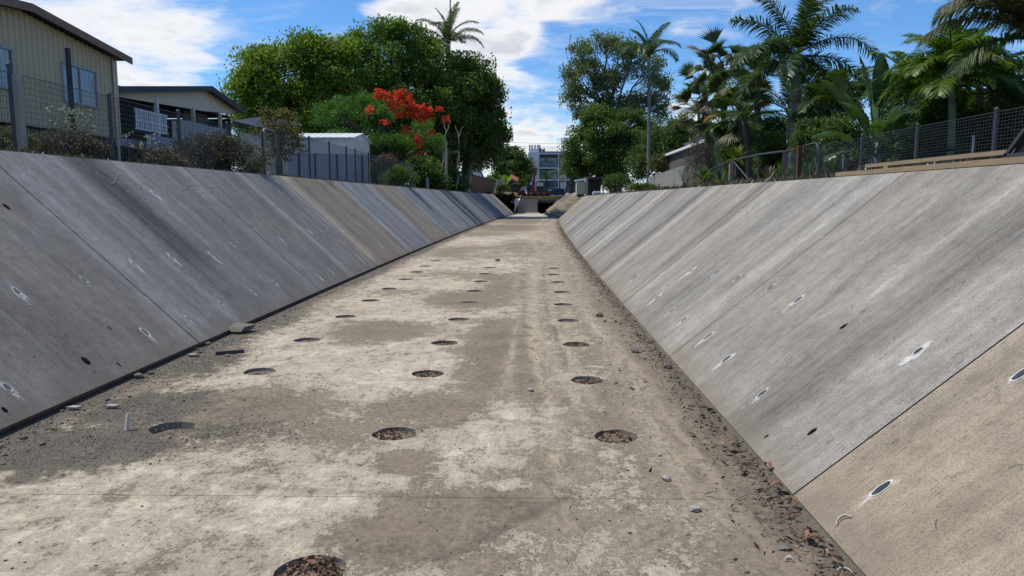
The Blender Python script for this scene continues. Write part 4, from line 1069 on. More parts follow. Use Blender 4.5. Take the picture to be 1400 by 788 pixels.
for az, st, L, W, el, dr in ((178, 1.1, 1.4, .24, 66, 35), (170, 1.3, 1.3, .24, 82, 20), (10, 1.2, 1.35, .24, 76, 30), (175, 1.2, 1.3, .22, 74, 22), (5, 1.0, 1.3, .23, 60, 40), (90, 1.3, 1.4, .24, 84, 15), (0, .9, 1.1, .26, 45, 60), (185, .7, 1.2, .25, 35, 75), (195, .5, 1.1, .24, 15, 70), (30, .7, 1.1, .26, 25, 70), (120, 1.0, 1.1, .25, 70, 45), (60, .9, 1.2, .25, 60, 55), (-70, .8, 1.2, .26, 50, 70), (-120, .7, 1.2, .25, 45, 75), (-20, 1.1, 1.2, .24, 85, 20), (200, .9, 1.2, .25, 55, 60)):
    o = link('leaf', paddle_mesh('leaf', M['banana'], st, L, W, R(el), R(dr)), bp, wloc(bp) + Vector((0, 0, .6))); o.rotation_euler = (rnd.uniform(-.5, .5), 0, R(az))
bp = empty('banana_plant', base_at(688, 90), 'bright banana plant beside the grey fence at the far end', 'plant')
b = MB(); b.tube([wloc(bp), wloc(bp) + Vector((0, 0, 1.0))], [.12, .08], 8); b.build('stem', M['crownshaft'], bp, smooth=True)
for i in range(9):
    o = link('leaf', paddle_mesh('leaf', M['palm_bright'], .6, 1.6, .34, R(rnd.uniform(30, 80)), R(rnd.uniform(20, 70))), bp, wloc(bp) + Vector((0, 0, .7))); o.rotation_euler = (0, 0, R(40 * i))

# spiky strap-leaved plants
def strap_plant(label, base, n, L, mat, stem=0.0, name='yucca', wd=.03, cat='plant'):
    t = empty(name, base, label, cat)
    V = []; F = []; tint = []
    for i in range(n):
        az = rnd.uniform(0, 2 * math.pi); el = rnd.uniform(-.3, 1.45); l_ = L * rnd.uniform(.7, 1.1)
        D = np.array([math.cos(az) * math.cos(el), math.sin(az) * math.cos(el), math.sin(el)]); W = np.array([-math.sin(az), math.cos(az), 0]) * wd
        o = np.array([0, 0, stem]); q1 = o + D * l_ * .55; q2 = o + D * l_ - np.array([0, 0, .18 * l_])
        m = len(V); V += [tuple(o - W * .5), tuple(o + W * .5), tuple(q1 + W), tuple(q1 - W), tuple(q2)]; F += [(m, m + 1, m + 2, m + 3), (m + 3, m + 2, m + 4)]; tv = rnd.random(); tint += [tv, tv]
    me = mesh_np('leaves', V, F, M[mat]); at = me.attributes.new('tint', 'FLOAT', 'FACE'); at.data.foreach_set('value', np.array(tint, dtype=np.float32))
    tag(link('leaves', me, t, base), kind='stuff')
    if stem:
        b = MB(); b.tube([Vector(base), Vector(base) + Vector((0, 0, stem))], [.07, .06], 8); b.build('stem', M['bark'], t, smooth=True)
    return t
strap_plant('bright green spiky yucca behind the broken rail fence', base_at(1006, 27), 90, .75, 'strap', 1.0)
strap_plant('low dark strap-leaved plant beside the dry purple bush', base_at(963, 29), 90, .8, 'hedge', .3)
strap_plant('grey arching strappy plant against the end of the paling fence', base_at(935, 31), 26, 1.0, 'grey_strap', .3, wd=.022)
for px, d_, lab in ((1050, 24, 'tangle of dry strap leaves between the two rail fence posts'), (1072, 21, 'clump of drooping strap leaves next to the mesh gate'), (985, 26, 'dark clump of strap leaves at the foot of the diagonal brace'), (1105, 20, 'strap-leaved clump seen through the mesh gate'), (1140, 19, 'dark strap-leaved clump behind the fence bay beside the gate')):
    strap_plant(lab, base_at(px, d_), 60, .8, 'hedge' if px != 1050 else 'dry', .1)
def bush(label, px, py, rx, ry, d, mat, clumps, per, leaf, cl_r, dr=.5, down=.1, ratio=.4, name='bush', extra=None):
    q = P(px, py, d); s_ = d / FPX; b0 = base_at(px, d)
    t = empty(name, b0, label, 'bush')
    bl = [(q.x + rx * s_ * u_, d + rnd.uniform(-.2, .2), q.z + ry * s_ * v_, rx * s_ * k, dr, ry * s_ * k) for u_, v_, k in ((0, 0, .75), (-.5, -.25, .55), (.5, -.2, .55), (.1, .45, .45), (-.3, .3, .4))]
    b = MB()
    for k in range(9):
        e = bl[k % 5]; limb(b, b0 + Vector((rnd.uniform(-.5, .5) * rx * s_, 0, -.05)), Vector(e[:3]) + Vector(unit(1)[0] * np.array(e[3:6])), .012, .004, .2, 4, 4)
    b.build('stems', M['bark'], t)
    p, ti = crown_points(bl, clumps, per, cl_r, .1)
    lm = leaf_mesh('leaves', M[mat], t, p, ti, leaf, ratio, down)
    if extra:
        k = rng.choice(len(p), extra); pp = p[k] + np.array([0, -.02, .06]); extra_o = leaf_mesh('seed_heads', M['seed'], t, pp, rng.uniform(0, 1, extra), .028, .9); tag(extra_o, kind='stuff')
    return t
bush('big dry purplish bush pressing through the mesh fence below the cream house', 292, 212, 80, 34, 16.0, 'purple', 420, 46, .05, .14, .6)
bush('straggly grey-brown bush against the mesh fence left of the purplish bush', 225, 218, 30, 20, 13.2, 'dry', 110, 30, .045, .11, .4, extra=30)
bush('dry brown weeds in front of the tan cladding beside the timber post', 90, 197, 50, 18, 11.0, 'dry', 240, 36, .04, .10, .4, extra=14)
bush('yellow-green weeds at the foot of the dark fence post', 12, 190, 26, 15, 9.9, 'weed', 130, 34, .04, .08, .3)
bush('leafy green bush on the bank past the white shed', 545, 240, 24, 16, 34, 'hedge', 110, 40, .09, .2, .6)
bush('low green bush at the foot of the mesh gate', 347, 232, 14, 9, 17.6, 'hedge', 60, 30, .04, .08, .25)
bush('bare purplish twiggy bush against the timber shed wall', 957, 215, 22, 32, 32, 'purple', 150, 34, .06, .22, .5, name='bush')
bush('green bush growing over the foot of the grey paling fence', 880, 256, 24, 5, 39, 'hedge', 80, 40, .10, .2, .4)
bush('light green bush behind the top of the grey paling fence', 905, 222, 20, 12, 52, 'weed', 80, 40, .13, .3, .6)
bush('grassy green clump at the end of the brown picket fence', 686, 257, 9, 8, 78, 'weed', 50, 40, .18, .25, .6)
bush('dark green bush between the tank and the paling fence', 845, 250, 26, 14, 62, 'dark_leaf', 90, 44, .15, .3, .8)
bush('pinkish flowering bush inside the cloth-covered fence', 528, 218, 14, 7, 36, 'tile_bush' if 'tile_bush' in M else 'deadleaf', 50, 30, .08, .15, .4)
# tall weeds with pale seed heads
def seed_weed(label, px0, px1, ytop, ybase, d, n):
    a = base_at((px0 + px1) / 2, d); t = empty('weed', a, label, 'weed')
    b = MB(); heads = []
    for _ in range(n):
        x = rnd.uniform(px0, px1); q = base_at(x, d + rnd.uniform(-.3, .3)); e = P(x + rnd.uniform(-8, 8), rnd.uniform(ytop, ybase), d)
        limb(b, q, e, .004, .002, .1, 4, 3)
        for _k in range(3): heads.append(np.array(e) + rng.normal(size=3) * .03)
    b.build('stems', M['bark'], t)
    h = np.repeat(np.array(heads), 4, axis=0) + rng.normal(size=(len(heads) * 4, 3)) * .006
    tag(leaf_mesh('seed_heads', M['seed'], t, h, rng.uniform(0, 1, len(h)), .03, .9), kind='stuff')
    nb = n * 14; bx = P((px0 + px1) / 2, (ytop + ybase) / 2 + 18, d); k = d / FPX
    pp = np.array(bx) + rng.normal(size=(nb, 3)) * np.array([(px1 - px0) * k * .3, .15, .16])
    leaf_mesh('leaves', M['weed'], t, pp, rng.uniform(0, .7, nb), .05, .3)
seed_weed('tall weeds with pale seed heads in front of the house window', 70, 120, 148, 180, 11.3, 26)
seed_weed('smaller weeds with pale seed heads by the bare fence post below the house corner', 112, 132, 180, 208, 11.4, 10)
seed_weed('sparse weeds with white seed heads on the mesh below the white balustrade', 178, 215, 180, 205, 12.6, 12)

# weeds and grass along the two wall tops
def strip(name, side, y0, y1, n, mat, h, wd, off):
    y = rng.uniform(0, 1, n) ** 1.5 * (y1 - y0) + y0
    base = (LT if side == 'L' else RT); sg = -1 if side == 'L' else 1
    keep = (np.sin(y * 2.1) + np.sin(y * .77 + 1) + rng.normal(size=n) * .7) > -.2
    y = y[keep]; n = len(y)
    x = base + sg * (off + np.abs(rng.normal(size=n)) * wd) + 2.2 * (y / 80) ** 2
    z = np.array([gz(a, b_) for a, b_ in zip(x, y)])
    A = rng.normal(size=(n, 3)) * np.array([.5, .5, .2]) + np.array([0, 0, 1.]); A /= np.linalg.norm(A, axis=1)[:, None]
    hh = h * rng.uniform(.4, 1.3, n); C = np.stack([x, y, z + hh * .4], axis=1)
    V, F = leaf_quads(C, A, hh / 2, np.full(n, .010) + hh * .05)
    o = link(name, mesh_np(name, V, F, M[mat], attrs={'tint': ('FACE', rng.uniform(0, 1, n))})); tag(o, kind='stuff')
strip('bank_weeds', 'L', 7.5, 60, 3000, 'weed', .09, .35, .12)
strip('dry_bank_grass', 'L', 7.5, 70, 4000, 'dry', .12, .45, .12)
strip('bank_weeds', 'R', 9, 64, 3500, 'weed', .14, .8, .5)
strip('dry_bank_grass', 'R', 9, 64, 4000, 'dry', .2, 1.0, .4)
#PART3
# ------------------------------------------------------------------ mesh fences
def mesh_bay(a, b, h, parent, px=.05, pz=.075, mat='wire', crimp=True, wire=.0028, name='mesh_panel'):
    """welded wire between two foot points"""
    a = Vector(a); b = Vector(b); L = (b - a).length; V = []; F = []
    d = (b - a) / L; nrm = Vector((-d.y, d.x, 0)).normalized(); up = Vector((0, 0, 1))
    def wire_(p, q, side):
        m = len(V); s1 = side * wire; s2 = nrm * wire
        V.extend([p - s1, p + s2, p + s1, p - s2, q - s1, q + s2, q + s1, q - s2])
        F.extend([(m, m + 1, m + 5, m + 4), (m + 1, m + 2, m + 6, m + 5), (m + 2, m + 3, m + 7, m + 6), (m + 3, m, m + 4, m + 7)])
    n = max(2, int(L / px))
    for i in range(n + 1):
        p = a.lerp(b, i / n); wire_(p, p + up * h, d)
    nz = max(2, int(h / pz))
    for j in range(nz + 1):
        z = up * (h * j / nz); wire_(a + z, b + z, up)
    if crimp:
        wire_(a + up * h + nrm * .03, b + up * h + nrm * .03, up)
    org = wloc(parent)
    me = mesh_np(name, np.array([tuple(v - org) for v in V]), np.array(F), M[mat])
    return tag(link(name, me, parent, org), kind='stuff')
def post(parent, foot, h, w=.06, mat='galv_dark', cap=True, name='post'):
    b = MB(); f = Vector(foot)
    b.tube([f - Vector((0, 0, .15)), f + Vector((0, 0, h))], w / 2, 10)
    if cap: b.lathe(f + Vector((0, 0, h - .01)), [(w * .62, 0), (w * .62, .02), (w * .4, .045), (.001, .055)], 10)
    return b.build(name, M[mat], parent)
def on_line(X, px): # depth where a line parallel to the channel at X crosses photo column px
    y = 20.0
    for _ in range(40):
        v = ray(px, 272); y = (X + S(y)) / (v.x / v.y)
    return y
def on_x(X, px):
    v = ray(px, 272); return X / (v.x / v.y)
def fence_pt(X, px=None, y=None):
    if y is None: y = on_line(X, px)
    x = X + S(y); return Vector((x, y, gz(x, y)))

FX = -6.6
f1 = empty('mesh_fence', fence_pt(FX, y=12), 'welded mesh fence on the bank below the tan house, ending at its gate', 'fence', 'welded mesh fences along the banks')
pp = [fence_pt(FX, y=7.2), fence_pt(FX, 27), fence_pt(FX, 158), fence_pt(FX, 250), fence_pt(FX, 315), fence_pt(FX, 362)]
H1 = 1.06
for p_ in pp: post(f1, p_, H1 + (.0 if p_ is not pp[1] else .06), .065)
for a, b_ in zip(pp[:-1], pp[1:]): mesh_bay(a + Vector((0, 0, .03)), b_ + Vector((0, 0, .03)), 1.0, f1)
b = MB(); q = fence_pt(FX + .05, 35); b.box2(q - Vector((.05, .05, .2)), q + Vector((.05, .05, 1.02)))
tag(b.build('timber_post', M['post_timber']), 'pale square timber post beside the dark first fence post', 'post')
b = MB(); q = P(101, 190, 12.4); b.box2(Vector((q.x - .03, q.y - .03, 2.1)), Vector((q.x + .03, q.y + .03, P(101, 66, 12.4).z)))
tag(b.build('steel_post', M['black']), 'tall dark bare post standing between the fence and the house window', 'post')
def gate(name, label, a, b_, h, mat, group):
    t = empty(name, (Vector(a) + Vector(b_)) / 2, label, 'gate', group)
    a = Vector(a) + Vector((0, 0, .05)); b_ = Vector(b_) + Vector((0, 0, .05)); up = Vector((0, 0, h)); bb = MB()
    d = (b_ - a).normalized()
    r = .12; arc = lambda c, s0, s1: [c + d * (-s0) * r * math.cos(t_) * -1 + Vector((0, 0, r * math.sin(t_))) for t_ in ()]
    pts = [a, a + up - Vector((0, 0, r)), a + up - Vector((0, 0, r * .3)) + d * r * .3, a + up + d * r, b_ + up - d * r, b_ + up - d * r * .3 - Vector((0, 0, r * .3)), b_ + up - Vector((0, 0, r)), b_, ]
    bb.tube(pts, .022, 8); bb.tube([a, b_], .022, 8)
    bb.build('gate_frame', M[mat], t, smooth=True)
    mesh_bay(a + d * .03, b_ - d * .03, h - .03, t, crimp=False)
    l_ = MB(); l_.box(b_ + Vector((0, 0, h * .55)), (.05, .1, .14)); l_.build('latch', M['galv_dark'], t)
    return t
g0, g1 = fence_pt(FX, 364), fence_pt(FX, 380)
gate('mesh_gate', 'narrow mesh gate by the small olive-yellow tree', g0, g1, 1.12, 'galv', 'mesh gates')
f2 = empty('mesh_fence', fence_pt(FX, y=26), 'dark mesh fence in front of the white shed, running on under the poinciana', 'fence', 'welded mesh fences along the banks')
pp = [fence_pt(FX, k) for k in (384, 425, 452, 475, 487, 505, 522, 535, 550, 560, 565)]
for p_ in pp: post(f2, p_, 1.25, .06)
for a, b_ in zip(pp[:-1], pp[1:]): mesh_bay(a + Vector((0, 0, .03)), b_ + Vector((0, 0, .03)), 1.2, f2, px=.075, pz=.075, wire=.003)
# right-hand fence
GX = 7.0
f3 = empty('mesh_fence', fence_pt(GX, y=13), 'grey welded mesh fence with crimped top behind the timber planks', 'fence', 'welded mesh fences along the banks')
ppr = [fence_pt(GX, k) for k in (1117, 1174, 1248, 1353)] + [fence_pt(GX, y=8.9)]
for p_ in ppr: post(f3, p_, .93, .055, 'galv_dark')
for a, b_ in zip(ppr[:-1], ppr[1:]): mesh_bay(a + Vector((0, 0, .02)), b_ + Vector((0, 0, .02)), .88, f3, px=.075, pz=.05, mat='wire')
for k, zz_ in ((1150, .6), (1325, .6)):
    p_ = fence_pt(GX, k); post(f3, p_, zz_, .035, 'galv', False, 'stay')
gate('mesh_gate', 'narrow mesh gate with rounded corners beside the rusty post near the tallest palm', fence_pt(GX, 1096), fence_pt(GX, 1114), .92, 'galv_dark', 'mesh gates')
b = MB(); q = fence_pt(GX, 1090); b.box2(q - Vector((.05, .05, .2)), q + Vector((.05, .05, 1.0)))
tag(b.build('rusty_post', M['rust']), 'rusty brown gate post beside the narrow mesh gate', 'post')
f3b = empty('mesh_fence', fence_pt(GX, 1080), 'single short mesh bay in front of the tallest palm trunk', 'fence', 'welded mesh fences along the banks')
post(f3b, fence_pt(GX, 1071), .9, .045, 'galv_dark'); mesh_bay(fence_pt(GX, 1071), fence_pt(GX, 1088), .88, f3b, pz=.05, crimp=False)
b = MB(); b.tube([fence_pt(GX, 1071) + Vector((0, 0, .9)), fence_pt(GX, 1089) + Vector((0, 0, .92))], .02, 6); b.build('rail', M['rust'], f3b)
rf = empty('rail_fence', fence_pt(GX, y=25), 'old pipe rail fence with a leaning diagonal brace under the palms', 'fence')
rp = [fence_pt(GX, k) for k in (1069, 1035, 1001, 975)]
for p_ in rp[:3]: post(rf, p_, .95, .06, 'galv_dark', False)
b = MB(); b.tube([rp[0] + Vector((0, 0, .92)), rp[1] + Vector((0, 0, .97)), rp[2] + Vector((0, 0, .95)), rp[3] + Vector((0, 0, .80)), fence_pt(GX, 938) + Vector((0, 0, .5))], .03, 8); b.build('rail', M['galv_dark'], rf)
b = MB(); b.tube([rp[2] + Vector((0, 0, .9)), fence_pt(GX, 1022) + Vector((0, 0, .25))], .026, 8); b.build('brace', M['galv_dark'], rf)
b = MB(); q = fence_pt(GX, 998); b.box2(q - Vector((.06, .06, .2)), q + Vector((.06, .06, .85))); b.build('post', M['post_timber'], rf)

# paling fences : every board an object
def paling_fence(label, a, b_, h0, h1, bw, mat, gap=.006, every=3.0, thick=.02, name='paling_fence', group=None, rail_side=1):
    a = Vector(a); b_ = Vector(b_); L = (b_ - a).length; n = int(L / bw); d = (b_ - a) / L; nrm = Vector((-d.y, d.x, 0)) * rail_side
    t = empty(name, (a + b_) / 2, label, 'fence', group)
    bm = MB(); hw = bw / 2 - gap / 2; s_ = nrm * thick / 2
    bm.prism([d * -hw - s_, d * hw - s_, d * hw + s_, d * -hw + s_], (0, 0, 1))
    me = bpy.data.meshes.new('paling'); me.from_pydata([tuple(v) for v in bm.v], [], bm.f); me.materials.append(M[mat])
    for i in range(n):
        p_ = a + d * (i + .5) * bw + nrm * rnd.uniform(-.008, .008); o = link('paling', me, t, p_ - Vector((0, 0, .05)))
        o.scale = (1, 1, (h0 + (h1 - h0) * i / n) + .05 + rnd.uniform(-.02, .02)); o.rotation_euler = (0, 0, rnd.uniform(-.02, .02))
    for z in (.3, .78):
        r = MB(); q = nrm * (thick * .5 + .04)
        r.bar(a + q + Vector((0, 0, h0 * z)), b_ + q + Vector((0, 0, h1 * z)), .04, .07); r.build('rail', M[mat], t)
    k = 0.0
    while k <= L:
        r = MB(); q = a + d * k + nrm * (thick * .5 + .11); hh = h0 + (h1 - h0) * k / L
        r.box(q + Vector((0, 0, hh / 2 - .1)), (.09, .09, hh + .1), math.atan2(d.y, d.x)); r.build('post', M[mat], t); k += every
    return t
pa = Vector((8 + S(40), 40, gz(8.2, 40))); pb = Vector((8 + S(55), 55, gz(8.8, 55)))
paling_fence('weathered grey timber paling fence in front of the timber shed', pa, pb, 1.42, 1.2, .15, 'paling', rail_side=-1)
paling_fence('brown timber fence of wide boards beside the round dark tree at the far end', P(643, 266, 72).xy.to_3d() + Vector((0, 0, 2.1)), P(676, 265, 86).xy.to_3d() + Vector((0, 0, 2.05)), 1.95, 1.8, .24, 'paling_brown', gap=.03)
paling_fence('grey board fence beside the banana plant at the far end', P(679, 266, 88).xy.to_3d() + Vector((0, 0, 2.0)), P(692, 266, 88.2).xy.to_3d() + Vector((0, 0, 2.0)), 1.9, 1.9, .2, 'grey_paint')
pl0, pl1 = P(246, 200, 20), P(312, 200, 25)
paling_fence('pale grey board screen below the verandah of the cream house', Vector((pl0.x, 20, 2.9)), Vector((pl1.x, 25, 2.9)), P(246, 163, 20).z - 2.9, P(312, 178, 25).z - 2.9, .115, 'grey_paint', gap=.012)
# low ribbed steel fence before the shed
def ribbed(b, a, e, z0, z1, pitch=.19, depth=.03, mi=0):
    """wall sheet with trapezoid ribs between foot points a, e (z1 may be a function of 0..1)"""
    a = Vector(a); e = Vector(e); L = (e - a).length; d = (e - a) / L; nrm = Vector((d.y, -d.x, 0)); n = max(1, int(L / pitch))
    prof = []
    for i in range(n):
        for k, o in ((0, 0), (.60, 0), (.70, depth), (.90, depth)): prof.append(((i + k) / n, o))
    prof.append((1.0, 0)); zf = z1 if callable(z1) else (lambda t: z1)
    vs = []
    for t, o in prof:
        p_ = a.lerp(e, t) + nrm * o; vs += [Vector((p_.x, p_.y, z0)), Vector((p_.x, p_.y, zf(t)))]
    b.add(vs, [(2 * i, 2 * i + 2, 2 * i + 3, 2 * i + 1) for i in range(len(prof) - 1)], mi)
a, e = P(394, 240, 35), P(503, 240, 37)
sf = empty('steel_fence', Vector((a.x, 36, gz(a.x, 36))), 'low blue-grey ribbed steel fence along the front of the white shed', 'fence')
b = MB(); ribbed(b, (a.x, 35, 2.1), (e.x, 37, 2.1), 2.1, P(450, 211, 36).z, .16, .025); b.build('sheeting', M['blue_steel'], sf)
b = MB(); zt = P(450, 211, 36).z; b.bar((a.x, 34.98, zt), (e.x, 36.98, zt), .05, .05); b.build('capping', M['blue_steel'], sf)
for k in (410, 432, 462, 496):
    q = P(k, 240, 35 + (k - 394) / 54.5); bb = MB(); bb.box2((q.x - .035, q.y - .10, 2.0), (q.x + .035, q.y - .04, zt + .02)); bb.build('post', M['galv_dark'], sf)

# ------------------------------------------------------------------ buildings
def window(parent, c0, c1, z0, z1, nrm, sash=2, glassm='glass', fr='white', wd=.06):
    """window in a wall: c0-c1 along the wall foot line"""
    a = Vector((c0[0], c0[1], z0)); e = Vector((c1[0], c1[1], z0)); up = Vector((0, 0, z1 - z0)); nrm = Vector(nrm)
    f = MB(); o = nrm * .05
    for p_, q in ((a, e), (a + up, e + up), (a, a + up), (e, e + up)): f.bar(p_ + o, q + o, wd, wd)
    for i in range(1, sash):
        p_ = a.lerp(e, i / sash); f.bar(p_ + o * .9, p_ + o * .9 + up, wd * .8, wd * .8)
    fo = f.build('window', M[fr], parent)
    for i in range(sash):
        g = MB(); p_ = a.lerp(e, (i + .02) / sash); q = a.lerp(e, (i + .98) / sash); g.prism([p_ + nrm * .03, q + nrm * .03, q + nrm * .03 + up, p_ + nrm * .03 + up], nrm * .008); g.build('pane', M[glassm], fo)
    return fo
# tan house
HX = -12.0; hy0, hy1, hb = 13.5, 21.6, 3.36
h = empty('house', (HX - 4, 17.5, 2.3), 'tan corrugated gabled house with brown roof trim above the mesh fence', 'house')
EAV, APX = P(166, 79, 21.6).z, P(58, 18, 18.1).z
AY = 17.7
zf = lambda t: (lambda y: APX - (APX - EAV) * abs(y - AY) / (hy1 - AY))(hy0 + (hy1 - hy0) * t)
b = MB(); ribbed(b, (HX, hy0, 0), (HX, hy1, 0), hb, lambda t: zf(t) - .03, .20, .042)
b.add([(HX, hy1, hb), (HX - 9, hy1, hb), (HX - 9, hy1, EAV), (HX, hy1, EAV)], [(0, 1, 2, 3)])
b.add([(HX, hy0, hb), (HX - 9, hy0, hb), (HX - 9, hy0, zf(0)), (HX, hy0, zf(0))], [(3, 2, 1, 0)])
b.add([(HX, hy0, hb), (HX, hy1, hb), (HX - 9, hy1, hb), (HX - 9, hy0, hb)], [(0, 1, 2, 3)])
b.build('wall', M['cladding'], h)
b = MB()
for (y0, y1) in ((hy0 - 1.2, AY), (AY, hy1 + .45)):
    zz0, zz1 = (APX - (APX - EAV) * abs(y - AY) / (hy1 - AY) for y in (y0, y1))
    pr = [Vector((HX + .32, y0, zz0 + .03)), Vector((HX + .32, y1, zz1 + .03)), Vector((HX + .32, y1, zz1 + .10)), Vector((HX + .32, y0, zz0 + .10))]
    b.prism(pr, (-9.6, 0, 0))
rfo = b.build('roof', M['dark_roof'], h)
for (y0, y1) in ((hy0 - 1.2, AY), (AY, hy1 + .45)):
    zz0, zz1 = (APX - (APX - EAV) * abs(y - AY) / (hy1 - AY) for y in (y0, y1))
    b = MB(); b.prism([Vector((HX + .36, y0, zz0 - .07)), Vector((HX + .36, y1, zz1 - .07)), Vector((HX + .36, y1, zz1 + .12)), Vector((HX + .36, y0, zz0 + .12))], (-.035, 0, 0)); b.build('barge_board', M['barge'], rfo)
for px, py in ((65, 12), (130, 52)):
    yy = on_x(HX - 1, px); q = Vector((HX - 1.0, yy, 0)); q.z = APX - (APX - EAV) * abs(yy - AY) / (hy1 - AY) + .05
    b = MB(); b.lathe(q, [(.07, 0), (.07, .16), (.12, .17), (.12, .22), (.001, .28)], 10); b.build('roof_vent', M['galv'], rfo)
b = MB(); b.bar((HX + .05, hy1 + .02, hb), (HX + .05, hy1 + .02, EAV - .05), .09, .07); b.build('corner_trim', M['cladding'], h)
b = MB(); b.tube([(HX + .09, hy1 - .12, 2.3), (HX + .09, hy1 - .12, EAV - .12)], .04, 8); b.build('downpipe', M['cream'], h)
wy0, wy1 = on_x(HX, 95), on_x(HX, 140)
window(h, (HX, wy0), (HX, wy1), P(118, 143, (wy0 + wy1) / 2).z, P(118, 92, (wy0 + wy1) / 2).z, (1, 0, 0), 2, fr='grey_paint')
wy0, wy1 = on_x(HX, -25), on_x(HX, 29)
window(h, (HX, wy0), (HX, wy1), P(12, 117, (wy0 + wy1) / 2).z, P(12, 60, (wy0 + wy1) / 2).z, (1, 0, 0), 2, fr='grey_paint')
b = MB(); b.box2((HX - 8.9, hy0 + .15, 2.15), (HX - .12, hy1 - .15, hb - .03)); b.build('underfloor_shade_box', M['void'], h)  # dark box painted as the shaded void below the floor
for y in (hy0 + .3, 16.0, 18.8, hy1 - .2):
    b = MB(); b.box2((HX - .1, y - .08, 2.1), (HX + .02, y + .08, hb - .01)); b.build('stump', M['dark_wall'], h)

# cream highset house with verandah
CX = -13.0; cy0, cy1 = 22.6, 33.2; cAy = on_x(CX, 285)
capx = P(285, 122, cAy).z; ceav = P(325, 151, cy1).z - .05
cz = lambda y: capx - (capx - ceav) * abs(y - cAy) / (cy1 - cAy)
h2 = empty('house', (CX - 4, 28, 2.3), 'cream highset house with dark roof edge and shaded open verandah', 'house')
b = MB()
for y0, y1 in ((cy0, cAy), (cAy, cy1 + .3)):
    b.prism([Vector((CX + .35, y0, cz(y0))), Vector((CX + .35, y1, cz(y1))), Vector((CX + .35, y1, cz(y1) + .1)), Vector((CX + .35, y0, cz(y0) + .1))], (-9, 0, 0))
r2 = b.build('roof', M['dark_roof'], h2)
for y0, y1 in ((cy0, cAy), (cAy, cy1 + .3)):
    b = MB(); b.prism([Vector((CX + .39, y0, cz(y0) - .09)), Vector((CX + .39, y1, cz(y1) - .09)), Vector((CX + .39, y1, cz(y1) + .12)), Vector((CX + .39, y0, cz(y0) + .12))], (-.03, 0, 0)); b.build('barge_board', M['dark_roof'], r2)
zb = P(290, 152, cAy).z
b = MB(); b.prism([Vector((CX, cy0 + .3, cz(cy0 + .3) - .1)), Vector((CX, cAy, capx - .02)), Vector((CX, cy1 - .05, ceav + .02)), Vector((CX, cy1 - .05, ceav - .12)), Vector((CX, cAy, zb)), Vector((CX, cy0 + .3, min(zb, cz(cy0 + .3)) - .14))], (-.08, 0, 0)); b.build('gable', M['cream'], h2)
fl = 3.55
b = MB(); b.box2((CX - 8, cy0 + .2, fl - .25), (CX, cy1 - .2, fl)); b.build('verandah_floor', M['grey_paint'], h2)
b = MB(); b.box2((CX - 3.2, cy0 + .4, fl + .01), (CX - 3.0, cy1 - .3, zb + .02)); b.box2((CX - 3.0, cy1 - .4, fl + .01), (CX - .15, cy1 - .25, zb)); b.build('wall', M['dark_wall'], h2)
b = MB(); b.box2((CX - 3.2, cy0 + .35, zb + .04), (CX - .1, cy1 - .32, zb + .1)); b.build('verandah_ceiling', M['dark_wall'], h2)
for px in (221, 270, 306):
    y = on_x(CX, px); b = MB(); b.box2((CX - .06, y - .06, 2.2), (CX + .06, y + .06, zb + .02)); b.build('post', M['white'] if px == 221 else M['cream'], h2)
for px0, px1 in ((271, 287), (288, 305)):
    y0, y1 = on_x(CX, px0) + .1, on_x(CX, px1) - .1
    b = MB(); b.box2((CX - .5, y0, fl + .3), (CX - .45, y1, zb - .02)); b.build('blind', M['olive_blind'], h2)
by0, by1 = on_x(CX, 190), on_x(CX, 233); bz0, bz1 = P(210, 179, (by0 + by1) / 2).z, P(210, 155, (by0 + by1) / 2).z
bm_ = MB(); bm_.box((0, 0, .5), (.03, .06, 1.0)); bme = bpy.data.meshes.new('baluster'); bme.from_pydata([tuple(v) for v in bm_.v], [], bm_.f); bme.materials.append(M['white'])
nb = 15
for i in range(nb):
    o = link('baluster', bme, h2, (CX + .03, by0 + (by1 - by0) * (i + .5) / nb, bz0)); o.scale = (1, 1.3, bz1 - bz0)
b = MB(); b.bar((CX + .03, by0, bz1 + .02), (CX + .03, by1, bz1 + .02), .07, .05); b.bar((CX + .03, by0, bz0 - .02), (CX + .03, by1, bz0 - .02), .07, .05); b.bar((CX + .06, by0, (bz0 * .6 + bz1 * .4)), (CX + .06, by1, (bz0 * .6 + bz1 * .4)), .03, .05); b.build('handrail', M['white'], h2)
b = MB(); ribbed(b, (CX + .5, on_x(CX + .5, 205), 0), (CX + .5, on_x(CX + .5, 252), 0), 2.1, P(225, 187, on_x(CX + .5, 225)).z, .2, .03)
b.build('underfloor_sheet', M['blue_steel'], h2)
b = MB(); b.box2((CX - 7.8, cy0 + .5, 2.15), (CX - .3, cy1 - .4, fl - .27)); b.build('underfloor_shade_box', M['void'], h2)  # black fill in place of the underfloor shade, no real part
# low dark roof beyond
nb_ = empty('house', P(365, 200, 40).xy.to_3d() + Vector((0, 0, 2.3)), 'low dark roofed house mostly hidden behind the cream house', 'house')
q0, q1 = P(318, 169, 38), P(372, 181, 38)
b = MB(); b.prism([q0, q1, q1 + Vector((0, 0, .12)), q0 + Vector((0, 0, .14))], (0, 5, .8)); b.build('roof', M['dark_roof'], nb_)
b = MB(); b.box2((q0.x + .2, 38.4, 2.1), (q1.x - .3, 42, q1.z - .02)); b.build('wall', M['cream'], nb_)

